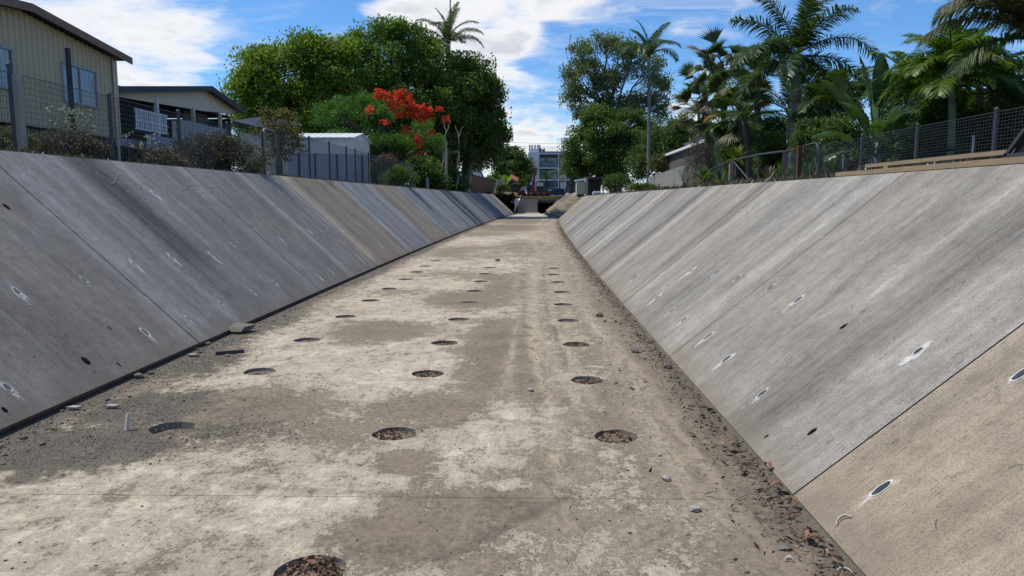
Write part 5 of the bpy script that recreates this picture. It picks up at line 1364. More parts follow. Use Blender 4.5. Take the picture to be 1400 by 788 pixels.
# white garden shed
sy0, sy1 = 40.0, 44.2
sx1 = P(482.5, 200, sy0).x; sx0 = P(385, 200, sy0).x
se = P(440, 189, sy0).z; sa = P(493, 183.5, 42).z
s = empty('garden_shed', ((sx0 + sx1) / 2, 42, 2.2), 'white ribbed metal shed with low gable roof behind the mesh fence', 'shed')
b = MB(); ribbed(b, (sx0, sy0, 0), (sx1, sy0, 0), 2.1, se, .28, .02); ribbed(b, (sx1, sy0, 0), (sx1, sy1, 0), 2.1, se, .28, .02)
b.add([(sx0, sy0, 2.1), (sx0, sy1, 2.1), (sx0, sy1, se), (sx0, sy0, se)], [(0, 1, 2, 3)]); b.add([(sx0, sy1, 2.1), (sx1, sy1, 2.1), (sx1, sy1, se), (sx0, sy1, se)], [(0, 1, 2, 3)])
b.build('wall', M['shed_wall'], s)
ym = (sy0 + sy1) / 2
b = MB(); b.add([(sx1 + .01, sy0, se), (sx1 + .01, sy1, se), (sx1 + .01, ym, sa - .03)], [(0, 1, 2)]); b.build('gable', M['white'], s)
b = MB()
b.prism([Vector((sx1 + .12, sy0 - .12, se - .02)), Vector((sx1 + .12, ym, sa)), Vector((sx1 + .12, ym, sa + .05)), Vector((sx1 + .12, sy0 - .12, se + .04))], (sx0 - sx1 - .3, 0, 0))
b.prism([Vector((sx1 + .12, ym, sa + .002)), Vector((sx1 + .12, sy1 + .12, se - .02)), Vector((sx1 + .12, sy1 + .12, se + .04)), Vector((sx1 + .12, ym, sa + .052))], (sx0 - sx1 - .3, 0, 0))
n = int((sx1 - sx0) / .35)
for i in range(n):
    x = sx0 + (i + .5) * (sx1 - sx0) / n
    b.bar((x, sy0 - .1, se + .045), (x, ym - .03, sa + .055), .05, .03)
b.build('roof', M['shed_roof'], s)

# timber skillion shed, right bank
tx = 9.0; ty0, ty1 = on_line(tx, 972), on_line(tx, 912.5); tz = P(972, 189, ty0).z
s = empty('timber_shed', (tx + S(40) + 2, 41, 2.0), 'dark vertical board shed with pale skillion roof edge behind the paling fence', 'shed')
n = int((ty1 - ty0) / .2)
bm_ = MB(); bm_.box((0, 0, .5), (.025, .19, 1)); bme = bpy.data.meshes.new('board'); bme.from_pydata([tuple(v) for v in bm_.v], [], bm_.f); bme.materials.append(M['board'])
for i in range(n):
    y = ty0 + (i + .5) * (ty1 - ty0) / n; o = link('board', bme, s, (tx + S(y) + rnd.uniform(-.01, .01), y, 1.9)); o.scale = (1, (ty1 - ty0) / n / .2, tz - .16 - 1.9)
xs0, xs1 = tx + S(ty0), tx + S(ty1)
b = MB(); b.add([(xs0 + .02, ty0, 1.9), (xs0 + 4, ty0, 1.9), (xs0 + 4, ty0, tz - .5), (xs0 + .02, ty0, tz - .12)], [(0, 1, 2, 3)]); b.add([(xs0 + .05, ty0 + .1, 1.9), (xs1 + .05, ty1, 1.9), (xs1 + .05, ty1, tz - .15), (xs0 + .05, ty0 + .1, tz - .15)], [(0, 1, 2, 3)]); b.build('wall', M['grey_paint'], s)
b = MB(); b.prism([Vector((xs0 - .25, ty0 - .2, tz - .12)), Vector((xs1 - .25, ty1 + .3, tz - .12)), Vector((xs1 - .25, ty1 + .3, tz + .04)), Vector((xs0 - .25, ty0 - .2, tz + .04))], (4.6, 0, -.45)); b.build('roof', M['shed_roof'], s)
b = MB(); b.tube([(xs0 - .12, ty0 - .06, 1.9), (xs0 - .12, ty0 - .06, tz - .14)], .06, 8); b.tube([(xs1 - .12, ty1, 1.9), (xs1 - .12, ty1, tz - .14)], .06, 8); b.build('downpipe', M['grey_paint'], s)
# grey building seen through the palms
q = P(1035, 215, 44)
s = empty('house', (q.x, 46, 2.0), 'grey boarded house glimpsed between the palm trunks', 'house')
b = MB(); ribbed(b, (q.x - 3, 44, 0), (q.x + 3.6, 44, 0), 2.0, P(1035, 190, 44).z, .25, .02); b.build('wall', M['hotel_dark'], s)
b = MB(); b.box2((q.x - 3.3, 43.6, P(1035, 190, 44).z), (q.x + 3.9, 49, P(1035, 190, 44).z + .12)); b.build('roof', M['dark_roof'], s)
q = P(1117, 195, 40)
b = MB(); ribbed(b, (q.x - 2.0, 40, 0), (q.x + 2.0, 40, 0), 2.0, q.z, .25, .02)
s = empty('house', (q.x, 42, 2.0), 'blue-grey shed wall glimpsed behind the tallest palm trunk', 'shed'); b.build('wall', M['blue_steel'], s)
b = MB(); b.prism([Vector((q.x - 2.2, 39.8, q.z)), Vector((q.x + 2.2, 39.8, q.z)), Vector((q.x, 39.8, q.z + .7))], (0, 4, 0)); b.build('roof', M['galv'], s)

# hotel at the end
hd = 215.0
ht = empty('hotel_block', P(750, 262, hd).xy.to_3d() + Vector((0, 0, 2.0)), 'pale four-storey balcony block with roof flues at the end of the channel', 'building')
X = lambda px: P(px, 250, hd).x
Z = lambda py: P(750, py, hd).z
b = MB(); b.box2((X(736), hd + 3.0, 1.8), (X(800), hd + 16, Z(210))); b.build('wall', M['hotel_dark'], ht)
b = MB(); b.box2((X(722), hd + 1.5, 1.8), (X(736), hd + 14, Z(208))); b.box2((X(724), hd + 2.5, Z(208)), (X(737), hd + 10, Z(203))); b.build('stair_tower', M['hotel'], ht)
for py in (210, 229.5, 246, 262):
    b = MB(); b.box2((X(735.5), hd, Z(py + 1.2)), (X(800), hd + 3.2, Z(py - .6 if py > 211 else py - 1.6))); b.build('balcony_slab', M['hotel'], ht)
for px in (736.5, 763.5, 790):
    b = MB(); b.box2((X(px - .7), hd - .05, 1.9), (X(px + .7), hd + 3.0, Z(211))); b.build('column', M['hotel'], ht)
for py in (226, 242.5, 258.5):
    b = MB(); b.box2((X(738), hd + .1, Z(py + 2.2)), (X(762), hd + .16, Z(py - 2.8))); b.build('glass_balustrade', M['glass_teal'], ht)
    for px0, px1 in ((738, 746), (748, 761), (766, 775)):
        f = MB(); f.box2((X(px0), hd + 2.75, Z(py + 2.3)), (X(px1), hd + 2.98, Z(py - 10.5))); fo = f.build('window', M['hotel'], ht)
        for k in range(2):
            g = MB(); a_ = px0 + .4 + k * (px1 - px0 - .4) / 2; g.box2((X(a_), hd + 2.68, Z(py + 2)), (X(a_ + (px1 - px0) / 2 - .6), hd + 2.74, Z(py - 9.8))); g.build('pane', M['glass_teal'], fo)
for py in (222, 238, 254):
    f = MB(); f.box2((X(727), hd + 1.42, Z(py + 3)), (X(733), hd + 1.49, Z(py - 5))); f.build('window', M['glass_teal'], ht)
b = MB(); b.box2((X(737), hd - .2, Z(208.4)), (X(801), hd + 16, Z(207.2))); rfh = b.build('roof', M['hotel_dark'], ht)
for px in (724.2, 727.6, 731.5, 735.3, 738):
    b = MB(); b.tube([(X(px), hd + 5, Z(207)), (X(px), hd + 5, Z(196.5))], .26, 10); b.build('flue', M['grey_paint'], ht)
for k, px in enumerate((737.5, 740, 742.5, 744.3)):
    b = MB(); b.box2((X(px) - .2, hd + 4, Z(207)), (X(px) + .2, hd + 4.6, Z(203 - (k % 2) * 1.5))); b.build('roof_plant', M['galv_dark'], ht)
# far left houses
q = P(672, 250, 118)
h3 = empty('house', (q.x, 120, 2.0), 'small white-gabled house behind the brown board fence', 'house')
b = MB(); b.box2((P(664, 250, 118).x, 118, 1.9), (P(697, 250, 118).x, 126, P(670, 243, 118).z)); b.build('wall', M['white'], h3)
b = MB(); b.prism([Vector((P(660, 250, 118).x, 117.5, P(660, 243.5, 118).z)), Vector((P(702, 250, 118).x, 117.5, P(702, 243.5, 118).z)), Vector((P(683, 250, 118).x, 117.5, P(683, 236, 118).z))], (0, 9, 0)); b.build('roof', M['grey_paint'], h3)
h3 = empty('house', (P(655, 250, 100).x, 100, 2.0), 'pale steep-gabled house half hidden under the leaning dark tree', 'house')
x0, x1, xm = P(640, 250, 100).x, P(661, 250, 100).x, P(652, 250, 100).x
b = MB(); b.prism([Vector((x0, 100, 1.9)), Vector((x1 - .3, 100, 1.9)), Vector((x1 - .3, 100, P(655, 240, 100).z)), Vector((xm, 100, P(652, 226, 100).z)), Vector((x0, 100, P(655, 240, 100).z))], (0, 7, 0)); b.build('wall', M['white'], h3)
b = MB(); b.bar((xm, 99.8, P(652, 225, 100).z), (x1, 99.8, P(655, 242, 100).z), .5, .12); b.bar((xm, 99.8, P(652, 225, 100).z), (x0 - .3, 99.8, P(655, 242, 100).z), .5, .12); b.build('barge_board', M['dark_roof'], h3)
q = P(703, 250, 100)
h3 = empty('house', (q.x, 101, 2.0), 'terracotta tiled roof corner showing beside the round dark tree', 'house')
b = MB(); b.prism([P(697, 243, 98), P(708, 248, 98), P(708, 250, 98), P(697, 246, 98)], (0, 4, .6)); b.build('roof', M['tile_red'], h3)
b = MB(); b.box2((P(697.5, 250, 98.5).x, 98.6, 1.9), (P(707.5, 250, 98.5).x, 102, P(703, 249.5, 98).z)); b.build('wall', M['dark_wall'], h3)

# ------------------------------------------------------------------ channel end: culvert, dirt, vehicles
cd = 84.0
cu = empty('culvert', (P(733, 290, cd).x, cd, 0), 'concrete culvert with dark opening and square headwall under the road', 'culvert')
x0, x1, x2 = P(707.5, 280, cd).x, P(735, 280, cd).x, P(766, 280, cd).x
zt = P(720, 272, cd).z
b = MB(); b.box2((x0, cd, -.1), (x1, cd + .35, zt)); b.build('headwall', M['headwall'], cu)
b = MB(); b.box2((x1 - .25, cd + .36, -.1), (x1 - .01, cd + 14, zt - .2)); b.box2((x2, cd + 1.5, -.1), (x2 + .3, cd + 14, zt - .2)); b.box2((x1, cd + 13.7, -.1), (x2, cd + 14, zt - .2)); b.build('side_wall', M['concrete_dark'], cu)
b = MB(); b.box2((x0 - .6, cd + .4, zt - .19), (x2 + .8, cd + 15, zt + .08)); b.build('deck', M['concrete_dark'], cu)
b = MB(); b.box2((x1 + .02, cd + .6, zt - .46), (x2 + .3, cd + 1.0, zt - .195)); b.build('beam', M['galv_dark'], cu)
apr = MB(); apr.box2((x0 - .3, FLOOR_END + .02, -.1), (x1 + .2, cd - .02, .06)); apr.build('apron', M['wall'], cu)
# grass along the deck edge
n = 500; C = np.stack([rng.uniform(x0 - 1, x2 + .5, n), rng.uniform(cd + .5, cd + 2, n), np.full(n, zt + .16)], axis=1); A = rng.normal(size=(n, 3)) * .4 + np.array([0, 0, 1.]); A /= np.linalg.norm(A, axis=1)[:, None]
V, F = leaf_quads(C, A, np.full(n, .16), np.full(n, .04)); tag(link('deck_grass', mesh_np('deck_grass', V, F, M['weed'], attrs={'tint': ('FACE', rng.uniform(0, 1, n))})), kind='stuff')
# dirt ramp on the right, spoil on the left
def heap(name, poly, zfun, mat, res=.5, kind='structure', rough=.1):
    xs = [p_[0] for p_ in poly]; ys = [p_[1] for p_ in poly]
    nx = int((max(xs) - min(xs)) / res) + 2; ny = int((max(ys) - min(ys)) / res) + 2
    V = []; F = []
    for j in range(ny):
        for i in range(nx):
            x = min(xs) + (max(xs) - min(xs)) * i / (nx - 1); y = min(ys) + (max(ys) - min(ys)) * j / (ny - 1)
            V.append((x, y, zfun(x, y) + rnd.uniform(-rough, rough)))
    F = [(j * nx + i, j * nx + i + 1, (j + 1) * nx + i + 1, (j + 1) * nx + i) for j in range(ny - 1) for i in range(nx - 1)]
    o = link(name, mesh_np(name, V, F, M[mat], smooth=True)); return tag(o, kind=kind)
ss = lambda t: max(0, min(1, t)) ** 2 * (3 - 2 * max(0, min(1, t)))
def ramp_z(x, y):
    xr = x - S(y)                          # rises to the right and away from the channel end
    a = ss((xr + .9 - (y - 80) * .04) / 3.6); bq = ss((y - 66) / 22)
    return -.35 + 2.25 * max(a * ss((y - 62) / 10), a * bq, ss((y - 88) / 10) * ss((xr + 1.4) / 1.5))
heap('dirt_ramp', [(P(740, 280, 84).x + .2, 64.6), (12, 112)], ramp_z, 'dirt', .35, rough=.13)
def spoil_z(x, y):
    xl = x - S(y)
    return -.3 + 2.5 * ss((-1.3 - xl) / 2.6) + .15 * math.sin(x * 5 + y * 3)
heap('spoil_bank', [(P(640, 280, 84).x, LEFT_END + .6), (x0 - .1, 92)], spoil_z, 'ground', .35, rough=.14)
q = P(780, 266, 90)
b = MB(); 
for k in range(7): b.lathe(q + Vector((rnd.uniform(-.5, .6), rnd.uniform(-.3, .3), rnd.uniform(-.1, .05))), [(.34, -.3), (.30, 0), (.16, .14), (.001, .2)], 7)
tag(b.build('dirt_pile', M['stone_pale']), 'small pale heap of rubble on the dirt ramp', 'heap')
# white geotextile draped at the headwall edge
V = []; F = []; ncol, nrow = 12, 16
pa_ = [P(708.5, 271.5, cd - .3), P(703.5, 289.5, cd - 1.2)]
for j in range(nrow):
    for i in range(ncol):
        t_, u_ = j / (nrow - 1), i / (ncol - 1)
        c = pa_[0].lerp(pa_[1], t_); wd = .42 + .22 * math.sin(t_ * 5 + 1)
        V.append(tuple(c + Vector(((u_ - .6) * wd, -.14 * math.sin(u_ * 9 + t_ * 4) - .3 * math.sin(t_ * math.pi), .05 * math.sin(u_ * 7)))))
F = [(j * ncol + i, j * ncol + i + 1, (j + 1) * ncol + i + 1, (j + 1) * ncol + i) for j in range(nrow - 1) for i in range(ncol - 1)]
n0 = len(V)
c0 = P(707, 274, cd - .5); c1 = P(698.5, 276.5, cd - .8)
for j in range(8):
    for i in range(5):
        t_, u_ = j / 7, i / 4; c = c0.lerp(c1, t_); V.append(tuple(c + Vector((0, -.08 * math.sin(u_ * 6), (u_ - .5) * (.22 - .1 * t_) + .05 * math.sin(t_ * 7)))))
F += [(n0 + j * 5 + i, n0 + j * 5 + i + 1, n0 + (j + 1) * 5 + i + 1, n0 + (j + 1) * 5 + i) for j in range(7) for i in range(4)]
o = link('fabric_sheet', mesh_np('fabric_sheet', V, F, M['fabric'], smooth=True)); md = o.modifiers.new('thick', 'SOLIDIFY'); md.thickness = .012
tag(o, 'crumpled white fabric sheet hanging beside the culvert headwall', 'fabric')

def wheel(parent, c, r, wd):
    t = MB(); c = Vector(c); t.lathe((0, 0, 0), [(r * .6, -wd / 2), (r * .95, -wd / 2), (r, -wd * .3), (r, wd * .3), (r * .95, wd / 2), (r * .6, wd / 2)], 16)
    t.v = [c + Vector((v.x, v.z, v.y)) for v in t.v]; o = t.build('wheel', M['tyre'], parent)
    h_ = MB(); h_.lathe((0, 0, 0), [(.001, -wd * .3), (r * .6, -wd * .4), (r * .6, wd * .4), (.001, wd * .3)], 12); h_.v = [c + Vector((v.x, v.z, v.y)) for v in h_.v]; h_.build('rim', M['galv'], o)
def vehicle_body(prof, x, y, z, wd, name, mat, parent):
    b = MB(); b.prism([Vector((x + p_[0], y - wd / 2, z + p_[1])), ] and [Vector((x + a, y - wd / 2, z + c)) for a, c in prof], (0, wd, 0)); return b.build(name, M[mat], parent)
td = 98.0; tz_ = 2.0
xt = P(711, 262, td).x
tr = empty('crane_truck', (P(735, 262, td).x, td, tz_), 'flatbed truck with red tray and upright red loader crane on the road over the culvert', 'truck')
xa, xb = P(723, 262, td).x, P(753, 262, td).x; zd = P(738, 264, td).z
b = MB(); b.box2((xa, td - 1.2, zd - .14), (xb, td + 1.2, zd)); b.build('tray', M['red_paint'], tr)
b = MB(); b.box2((xa - 1.0, td - .5, zd - .42), (xb - .2, td + .5, zd - .15)); b.build('chassis', M['black'], tr)
cz0, cz1 = zd - .35, P(735, 248, td).z
xc0, xc1 = P(733.5, 262, td).x, P(743, 262, td).x
b = MB(); b.prism([Vector((xc0, td + 1.4, cz0 + .4)), Vector((xc1, td + 1.4, cz0 + .4)), Vector((xc1, td + 1.4, cz1 - .4)), Vector((xc1 - .15, td + 1.4, cz1)), Vector((xc0, td + 1.4, cz1))], (0, 1.9, 0)); cab = b.build('cab', M['car_dark'], tr)
for k in range(2):
    b = MB(); a_ = xc0 + .08 + k * (xc1 - xc0) * .49; b.box2((a_, td + 1.36, cz1 - .62), (a_ + (xc1 - xc0) * .40, td + 1.395, cz1 - .14)); b.build('window', M['glass_teal'], cab)
xm_ = P(730.3, 262, td).x
b = MB(); b.bar((xm_ - .12, td - .2, zd), (xm_ - .02, td - .2, P(730, 246, td).z), .34, .30); b.bar((xm_ + .03, td - .2, P(730, 247, td).z), (xm_ + .08, td - .2, P(731, 233.5, td).z), .20, .18); b.build('crane_mast', M['red_paint'], tr)
b = MB(); b.bar((xm_ - .1, td - .25, zd + .5), (P(752, 262, td).x, td - .25, P(752, 256, td).z), .16, .14); b.build('crane_boom', M['galv_dark'], tr)
b = MB()
for k in range(7): b.box((xa + .4 + k * .38, td + rnd.uniform(-.5, .5), zd + .14), (.3, .5, .26), rnd.uniform(0, 3))
tag(b.build('load', M['galv_dark'], tr), kind='stuff')
for x in (xa + .3, xb - .9, xb - 1.7):
    for y in (td - 1.0, td + 1.0): wheel(tr, (x, y, tz_ + .38), .42, .26)
ld = 103.0
tk = empty('tractor', (P(721, 262, ld).x, ld, tz_), 'blue and white tractor parked left of the red tray truck', 'tractor')
x0t, x1t = P(716, 262, ld).x, P(729, 262, ld).x
b = MB(); b.prism([Vector((x0t + .4, ld - .7, tz_ + .9)), Vector((x1t, ld - .7, tz_ + .9)), Vector((x1t, ld - .7, P(725, 247.5, ld).z)), Vector((x0t + .75, ld - .7, P(725, 247.5, ld).z)), Vector((x0t + .6, ld - .7, tz_ + 1.5))], (0, 1.4, 0)); cb = b.build('cab', M['blue_paint'], tk)
b = MB(); b.box2((x0t + .9, ld - .74, tz_ + 1.55), (x1t - .15, ld - .71, P(725, 248.8, ld).z)); b.build('window', M['glass'], cb)
b = MB(); b.prism([Vector((x0t - .6, ld - .5, tz_ + .6)), Vector((x0t + .39, ld - .5, tz_ + .6)), Vector((x0t + .39, ld - .5, tz_ + 1.4)), Vector((x0t - .3, ld - .5, tz_ + 1.25))], (0, 1.0, 0)); b.build('bonnet', M['car_white'], tk)
for x, r_ in ((x0t - .2, .42), (x1t - .3, .62)):
    for y in (ld - .85, ld + .85): wheel(tk, (x, y, tz_ + r_), r_, .3)
def car(label, px, dd, col, ln=4.2, group='cars parked at the far end'):
    q = P(px, 262, dd); t = empty('parked_car', (q.x, dd, 2.0), label, 'car', group); x = q.x - ln / 2; z = 2.0
    b = MB(); b.prism([Vector((x + a * ln, dd - .85, z + c)) for a, c in ((0, .3), (.02, .75), (.2, .88), (.80, .92), (.98, .8), (1, .3))], (0, 1.7, 0)); b.build('body', M[col], t)
    b = MB(); b.prism([Vector((x + a * ln, dd - .72, z + c)) for a, c in ((.18, .885), (.34, 1.42), (.70, 1.46), (.86, .925))], (0, 1.44, 0)); cab = b.build('cabin', M[col], t)
    for a0, a1 in ((.27, .5), (.53, .78)):
        b = MB(); b.prism([Vector((x + a0 * ln, dd - .745, z + .96)), Vector((x + a1 * ln, dd - .745, z + .96)), Vector((x + (a1 - .05) * ln, dd - .745, z + 1.36)), Vector((x + (a0 + .06) * ln, dd - .745, z + 1.36))], (0, .02, 0)); b.build('window', M['glass'], cab)
    for a in (.18, .8):
        for y in (dd - .78, dd + .78): wheel(t, (x + a * ln, y, z + .32), .32, .2)
car('dark parked car beyond the red tray truck', 762, 128, 'car_dark'); car('white parked car beside the date palm', 770, 140, 'car_white'); car('white parked van-like car half hidden by the small dark palm', 753, 150, 'car_white', 4.8)
rd = MB(); rx = P(716, 262, 100).x; rd.prism([Vector((rx - .75, 99.4, 2.1)), Vector((rx + .2, 99.4, 2.1)), Vector((rx + .2, 99.4, 2.55)), Vector((rx - .3, 99.4, 2.75)), Vector((rx - .75, 99.4, 2.5))], (0, .8, 0))
rt = empty('roller', (rx - .3, 99.8, 2.0), 'small red machine beside the tractor at the far end', 'machine'); rd.build('body', M['red_paint'], rt)
for x in (rx - .6, rx + .1): wheel(rt, (x, 99.6, 2.22), .22, .3)
# tank shed, wall and post at the ramp top
kd = 71.0
tk2 = empty('water_tank', (P(795, 255, kd).x, kd, 2.0), 'cream-green sheet tank with pale sloping lid beside the tall post', 'tank')
x0k, x1k = P(788.5, 255, kd).x, P(800.5, 255, kd).x; zk = P(795, 248, kd).z; zk0 = P(795, 266, kd).z
b = MB(); ribbed(b, (x0k, kd, 0), (x1k, kd + .2, 0), zk0, zk, .2, .03); ribbed(b, (x1k, kd + .2, 0), (x1k, kd + 1.6, 0), zk0, zk, .2, .03); b.add([(x0k, kd, zk0), (x0k, kd + 1.6, zk0), (x0k, kd + 1.6, zk), (x0k, kd, zk)], [(0, 1, 2, 3)]); b.build('wall', M['tank'], tk2)
b = MB(); b.prism([Vector((x0k - .1, kd - .1, zk)), Vector((x1k + .05, kd - .1, zk + .12)), Vector((x1k + .05, kd - .1, zk + .22)), Vector((x0k - .1, kd - .1, zk + .08))], (0, 1.8, .05)); b.build('lid', M['white'], tk2)
b = MB(); b.box2((x0k + .1, kd + .15, 1.7), (x1k - .1, kd + 1.5, zk0 - .01)); b.build('base', M['dark_wall'], tk2)
b = MB(); q = P(802.5, 255, 70); b.box2((q.x - .09, 69.9, 1.7), (q.x + .09, 70.1, P(802, 243.5, 70).z)); tag(b.build('timber_post', M['post_timber']), 'tall pale post standing beside the tank at the ramp top', 'post')
sh_ = empty('lean_to', (P(814, 255, 73).x, 74, 2.0), 'dark open lean-to between the tall post and the dense tree', 'shed')
b = MB(); b.box2((P(804, 255, 72.5).x, 72.5, P(805, 244.5, 72.5).z), (P(826, 255, 72.5).x, 76, P(805, 243, 72.5).z)); b.build('roof', M['galv_dark'], sh_)
b = MB(); b.box2((P(804, 255, 72.5).x, 75.8, 1.9), (P(826, 255, 72.5).x, 75.95, P(805, 244.6, 72.5).z)); b.build('wall', M['dark_wall'], sh_)
b = MB(); b.box2((P(825, 255, 72.5).x - .06, 72.6, 1.9), (P(825, 255, 72.5).x + .06, 72.72, P(805, 244.6, 72.5).z)); b.build('post', M['post_timber'], sh_)
b = MB(); b.box2((P(811, 255, 69).x, 69, 1.85), (P(822, 255, 69).x, 69.9, P(815, 263, 69).z)); b.box2((P(812, 255, 69).x, 69.1, P(815, 262.9, 69).z), (P(821, 255, 69).x, 69.8, P(815, 261.6, 69).z))
tag(b.build('crate', M['car_white']), 'low pale crate in front of the dark lean-to', 'crate')
lwall = MB(); lwall.box2((P(773, 260, 100).x, 100, 1.9), (P(789, 260, 100).x, 100.25, P(780, 257, 100).z)); lwall.box2((P(773, 260, 100).x - .08, 99.9, 1.9), (P(774, 260, 100).x + .08, 100.3, P(780, 256, 100).z))
tag(lwall.build('block_wall', M['concrete_dark']), 'low grey wall below the date palm at the ramp top', 'wall')

# ------------------------------------------------------------------ poles, wires
def pole(label, px, d_, ytop, r0, r1, mat='post_timber', lean=0, name='utility_pole', cat='pole', bz=None):
    q = P(px, 250, d_); z0 = gz(q.x, d_) if bz is None else bz; tt_ = P(px + lean, ytop, d_); b = MB(); b.tube([(q.x, d_, z0 - .2), (tt_.x, d_, tt_.z)], [r0, r1], 10)
    return tag(b.build(name, M[mat]), label, cat)
pole('plain grey timber pole standing among the dark trees on the left bank', 610, 52, 193, .10, .08, 'bark_pale')
pole('thin mast rising above the palm on the left bank', 613, 74, -40, .10, .06, 'galv', 3, 'antenna_mast', 'mast')
pole('thin distant power pole left of the hotel', 688.5, 150, 192, .12, .10, 'galv')
pole('short leaning post at the end of the left mesh fence', 585, 46, 244, .10, .09, 'galv', -1, 'bollard', 'post')
pw = empty('power_line', (P(740, 195, 150).x, 150, P(740, 195, 150).z), 'pair of thin power cables crossing the sky above the hotel', 'cable')
for py in (194, 199):
    a_, e_ = P(640, py - 3, 150), P(830, py + 2, 150); pts = [a_.lerp(e_, k / 10) - Vector((0, 0, .8 * math.sin(math.pi * k / 10) * .5)) for k in range(11)]
    b = MB(); b.tube(pts, .022, 4, cap=False); b.build('cable', M['galv_dark'], pw)
for k, (px, d_, y0, lean, lab) in enumerate(((597, 54, 182, 13, 'leaning pale slender trunk of a bare sapling among the dark trees'), (624, 58, 188, 3, 'straight pale slender trunk of a sapling beside the timber pole'))):
    q = P(px, 250, d_); t = empty('sapling', (q.x, d_, gz(q.x, d_)), lab, 'tree'); b = MB(); tip = P(px + lean, y0, d_); limb(b, (q.x, d_, gz(q.x, d_) - .2), tip, .085, .045, .06, 7, 8); limb(b, tip, tip + Vector((.3, .5, .9)), .035, .012, .1); limb(b, tip, tip + Vector((-.3, .6, 1.0)), .03, .012, .1); b.build('trunk', M['bark_gum'], t, smooth=True)

# ------------------------------------------------------------------ things lying about
# long planks on the right wall top
def plank(label, a, b_, wd, ht):
    b = MB(); a = Vector(a); b_ = Vector(b_); b.bar(a, b_, wd, ht)
    u = (b_ - a).normalized()
    return tag(b.build('timber_plank', M['plank']), label, 'plank', 'timber planks on the wall top')
pz1 = 1.89
q = lambda X_, px, z: Vector((X_ + S(on_line(X_, px)), on_line(X_, px), z))
plank('longest timber plank, lying flat along the very edge of the sunlit wall top', q(3.84, 1147, 1.90), Vector((3.84, 5.2, 1.90)), .12, .05)
plank('timber plank raised behind the lower plank, with its pale cut end showing', q(4.15, 1185, 2.0), Vector((4.15, 6.3, 2.0)), .09, .04)
for y in (8.6, 7.0):
    b = MB(); b.box((4.17, y, 1.91), (.08, .10, .136)); tag(b.build('timber_block', M['post_timber']), ('short timber block propping the near part of the raised plank' if y < 8 else 'short timber block propping the far part of the raised plank'), 'block')
bx = P(1389, 212, 6.0)
tb = empty('steel_box', (4.35, 5.75, 1.86), 'black steel box with slanted side at the end of the timber planks', 'box')
b = MB(); b.prism([Vector((4.02, 5.5, 1.95)), Vector((4.02, 6.25, 1.95)), Vector((4.02, 6.05, 2.14)), Vector((4.02, 5.5, 2.14))], (.6, 0, 0)); b.build('body', M['black'], tb)
b = MB(); b.bar((4.00, 5.45, 1.955), (4.00, 6.28, 1.955), .03, .04); b.bar((4.00, 6.27, 1.955), (4.00, 6.06, 2.15), .03, .03); b.bar((4.00, 6.06, 2.15), (4.00, 5.45, 2.15), .03, .03); b.build('rim', M['galv_dark'], tb)
# debris on the floor
def rock_mesh(name, mat, r, n=7, flat=.6, seed=0):
    rr = random.Random(seed); b = MB(); vs = []
    import bmesh
    bm = bmesh.new(); bmesh.ops.create_icosphere(bm, subdivisions=1, radius=1)
    for v in bm.verts: v.co = Vector((v.co.x, v.co.y, v.co.z * flat)) * r * rr.uniform(.65, 1.2)
    me = bpy.data.meshes.new(name); bm.to_mesh(me); bm.free(); me.materials.append(M[mat]); return me
def rock(label, px, py, r, mat='stone', flat=.6, name='stone', cat='stone', group='loose stones on the channel floor'):
    q = floor_at(px, py); o = link(name, rock_mesh(name, mat, r, seed=int(px * 7 + py), flat=flat), None, (q.x, q.y, r * flat * .6)); o.rotation_euler = (0, 0, rnd.uniform(0, 6)); return tag(o, label, cat, group)
rock('dark stone lying in front of the left wall below the dark gouge', 190, 517, .055); rock('dark lump on the gravel beside the left wall gap', 206, 512, .04)
rock('black round stone beside the short bar near the left wall', 311, 488, .035); rock('pale grey stone on the dirt right of the near holes', 911, 657, .032, 'stone_pale')
rock('broken grey stone near the foot of the sunlit wall', 950, 698, .035, 'stone_pale'); rock('dark flat stone beside the dry leaves near the bottom edge', 1073, 750, .045, 'litter' if False else 'stone', .3)
rock('black stone on the tan dirt strip far along the sunlit wall', 820, 433, .07); rock('dark stone beside the sunlit wall, midway along', 868, 482, .06); rock('dark angular lump on the tan dirt beside the leaf litter', 912, 503, .05)
rock('white chip on the pale floor near the right hole column', 726, 535, .03, 'stone_pale'); rock('single stone on the floor by the far right hole column', 680, 357, .08)
q = floor_at(312, 455)
b = MB(); b.prism([q + Vector((-.24, -.08, .03)), q + Vector((.20, -.12, .03)), q + Vector((.27, .06, .03)), q + Vector((.02, .17, .03)), q + Vector((-.20, .10, .03))], (.03, .05, .055))
tag(b.build('concrete_chunk', M['stone']), 'flat broken slab of concrete by the left wall foot', 'rubble')
a_, e_ = floor_at(295, 485.5), floor_at(334, 482.5)
b = MB(); b.bar(a_ + Vector((0, 0, .02)), e_ + Vector((0, 0, .02)), .03, .03); tag(b.build('steel_bar', M['galv_dark']), 'short dark bar lying on the pale floor near the left wall', 'bar')
a_ = floor_at(173, 589); 
b = MB(); b.tube([a_ + Vector((0, 0, 0)), a_ + Vector((.004, .03, .115))], .014, 10); tag(b.build('pipe_stub', M['pvc']), 'short white pipe stub standing up beside the near left hole', 'pipe')
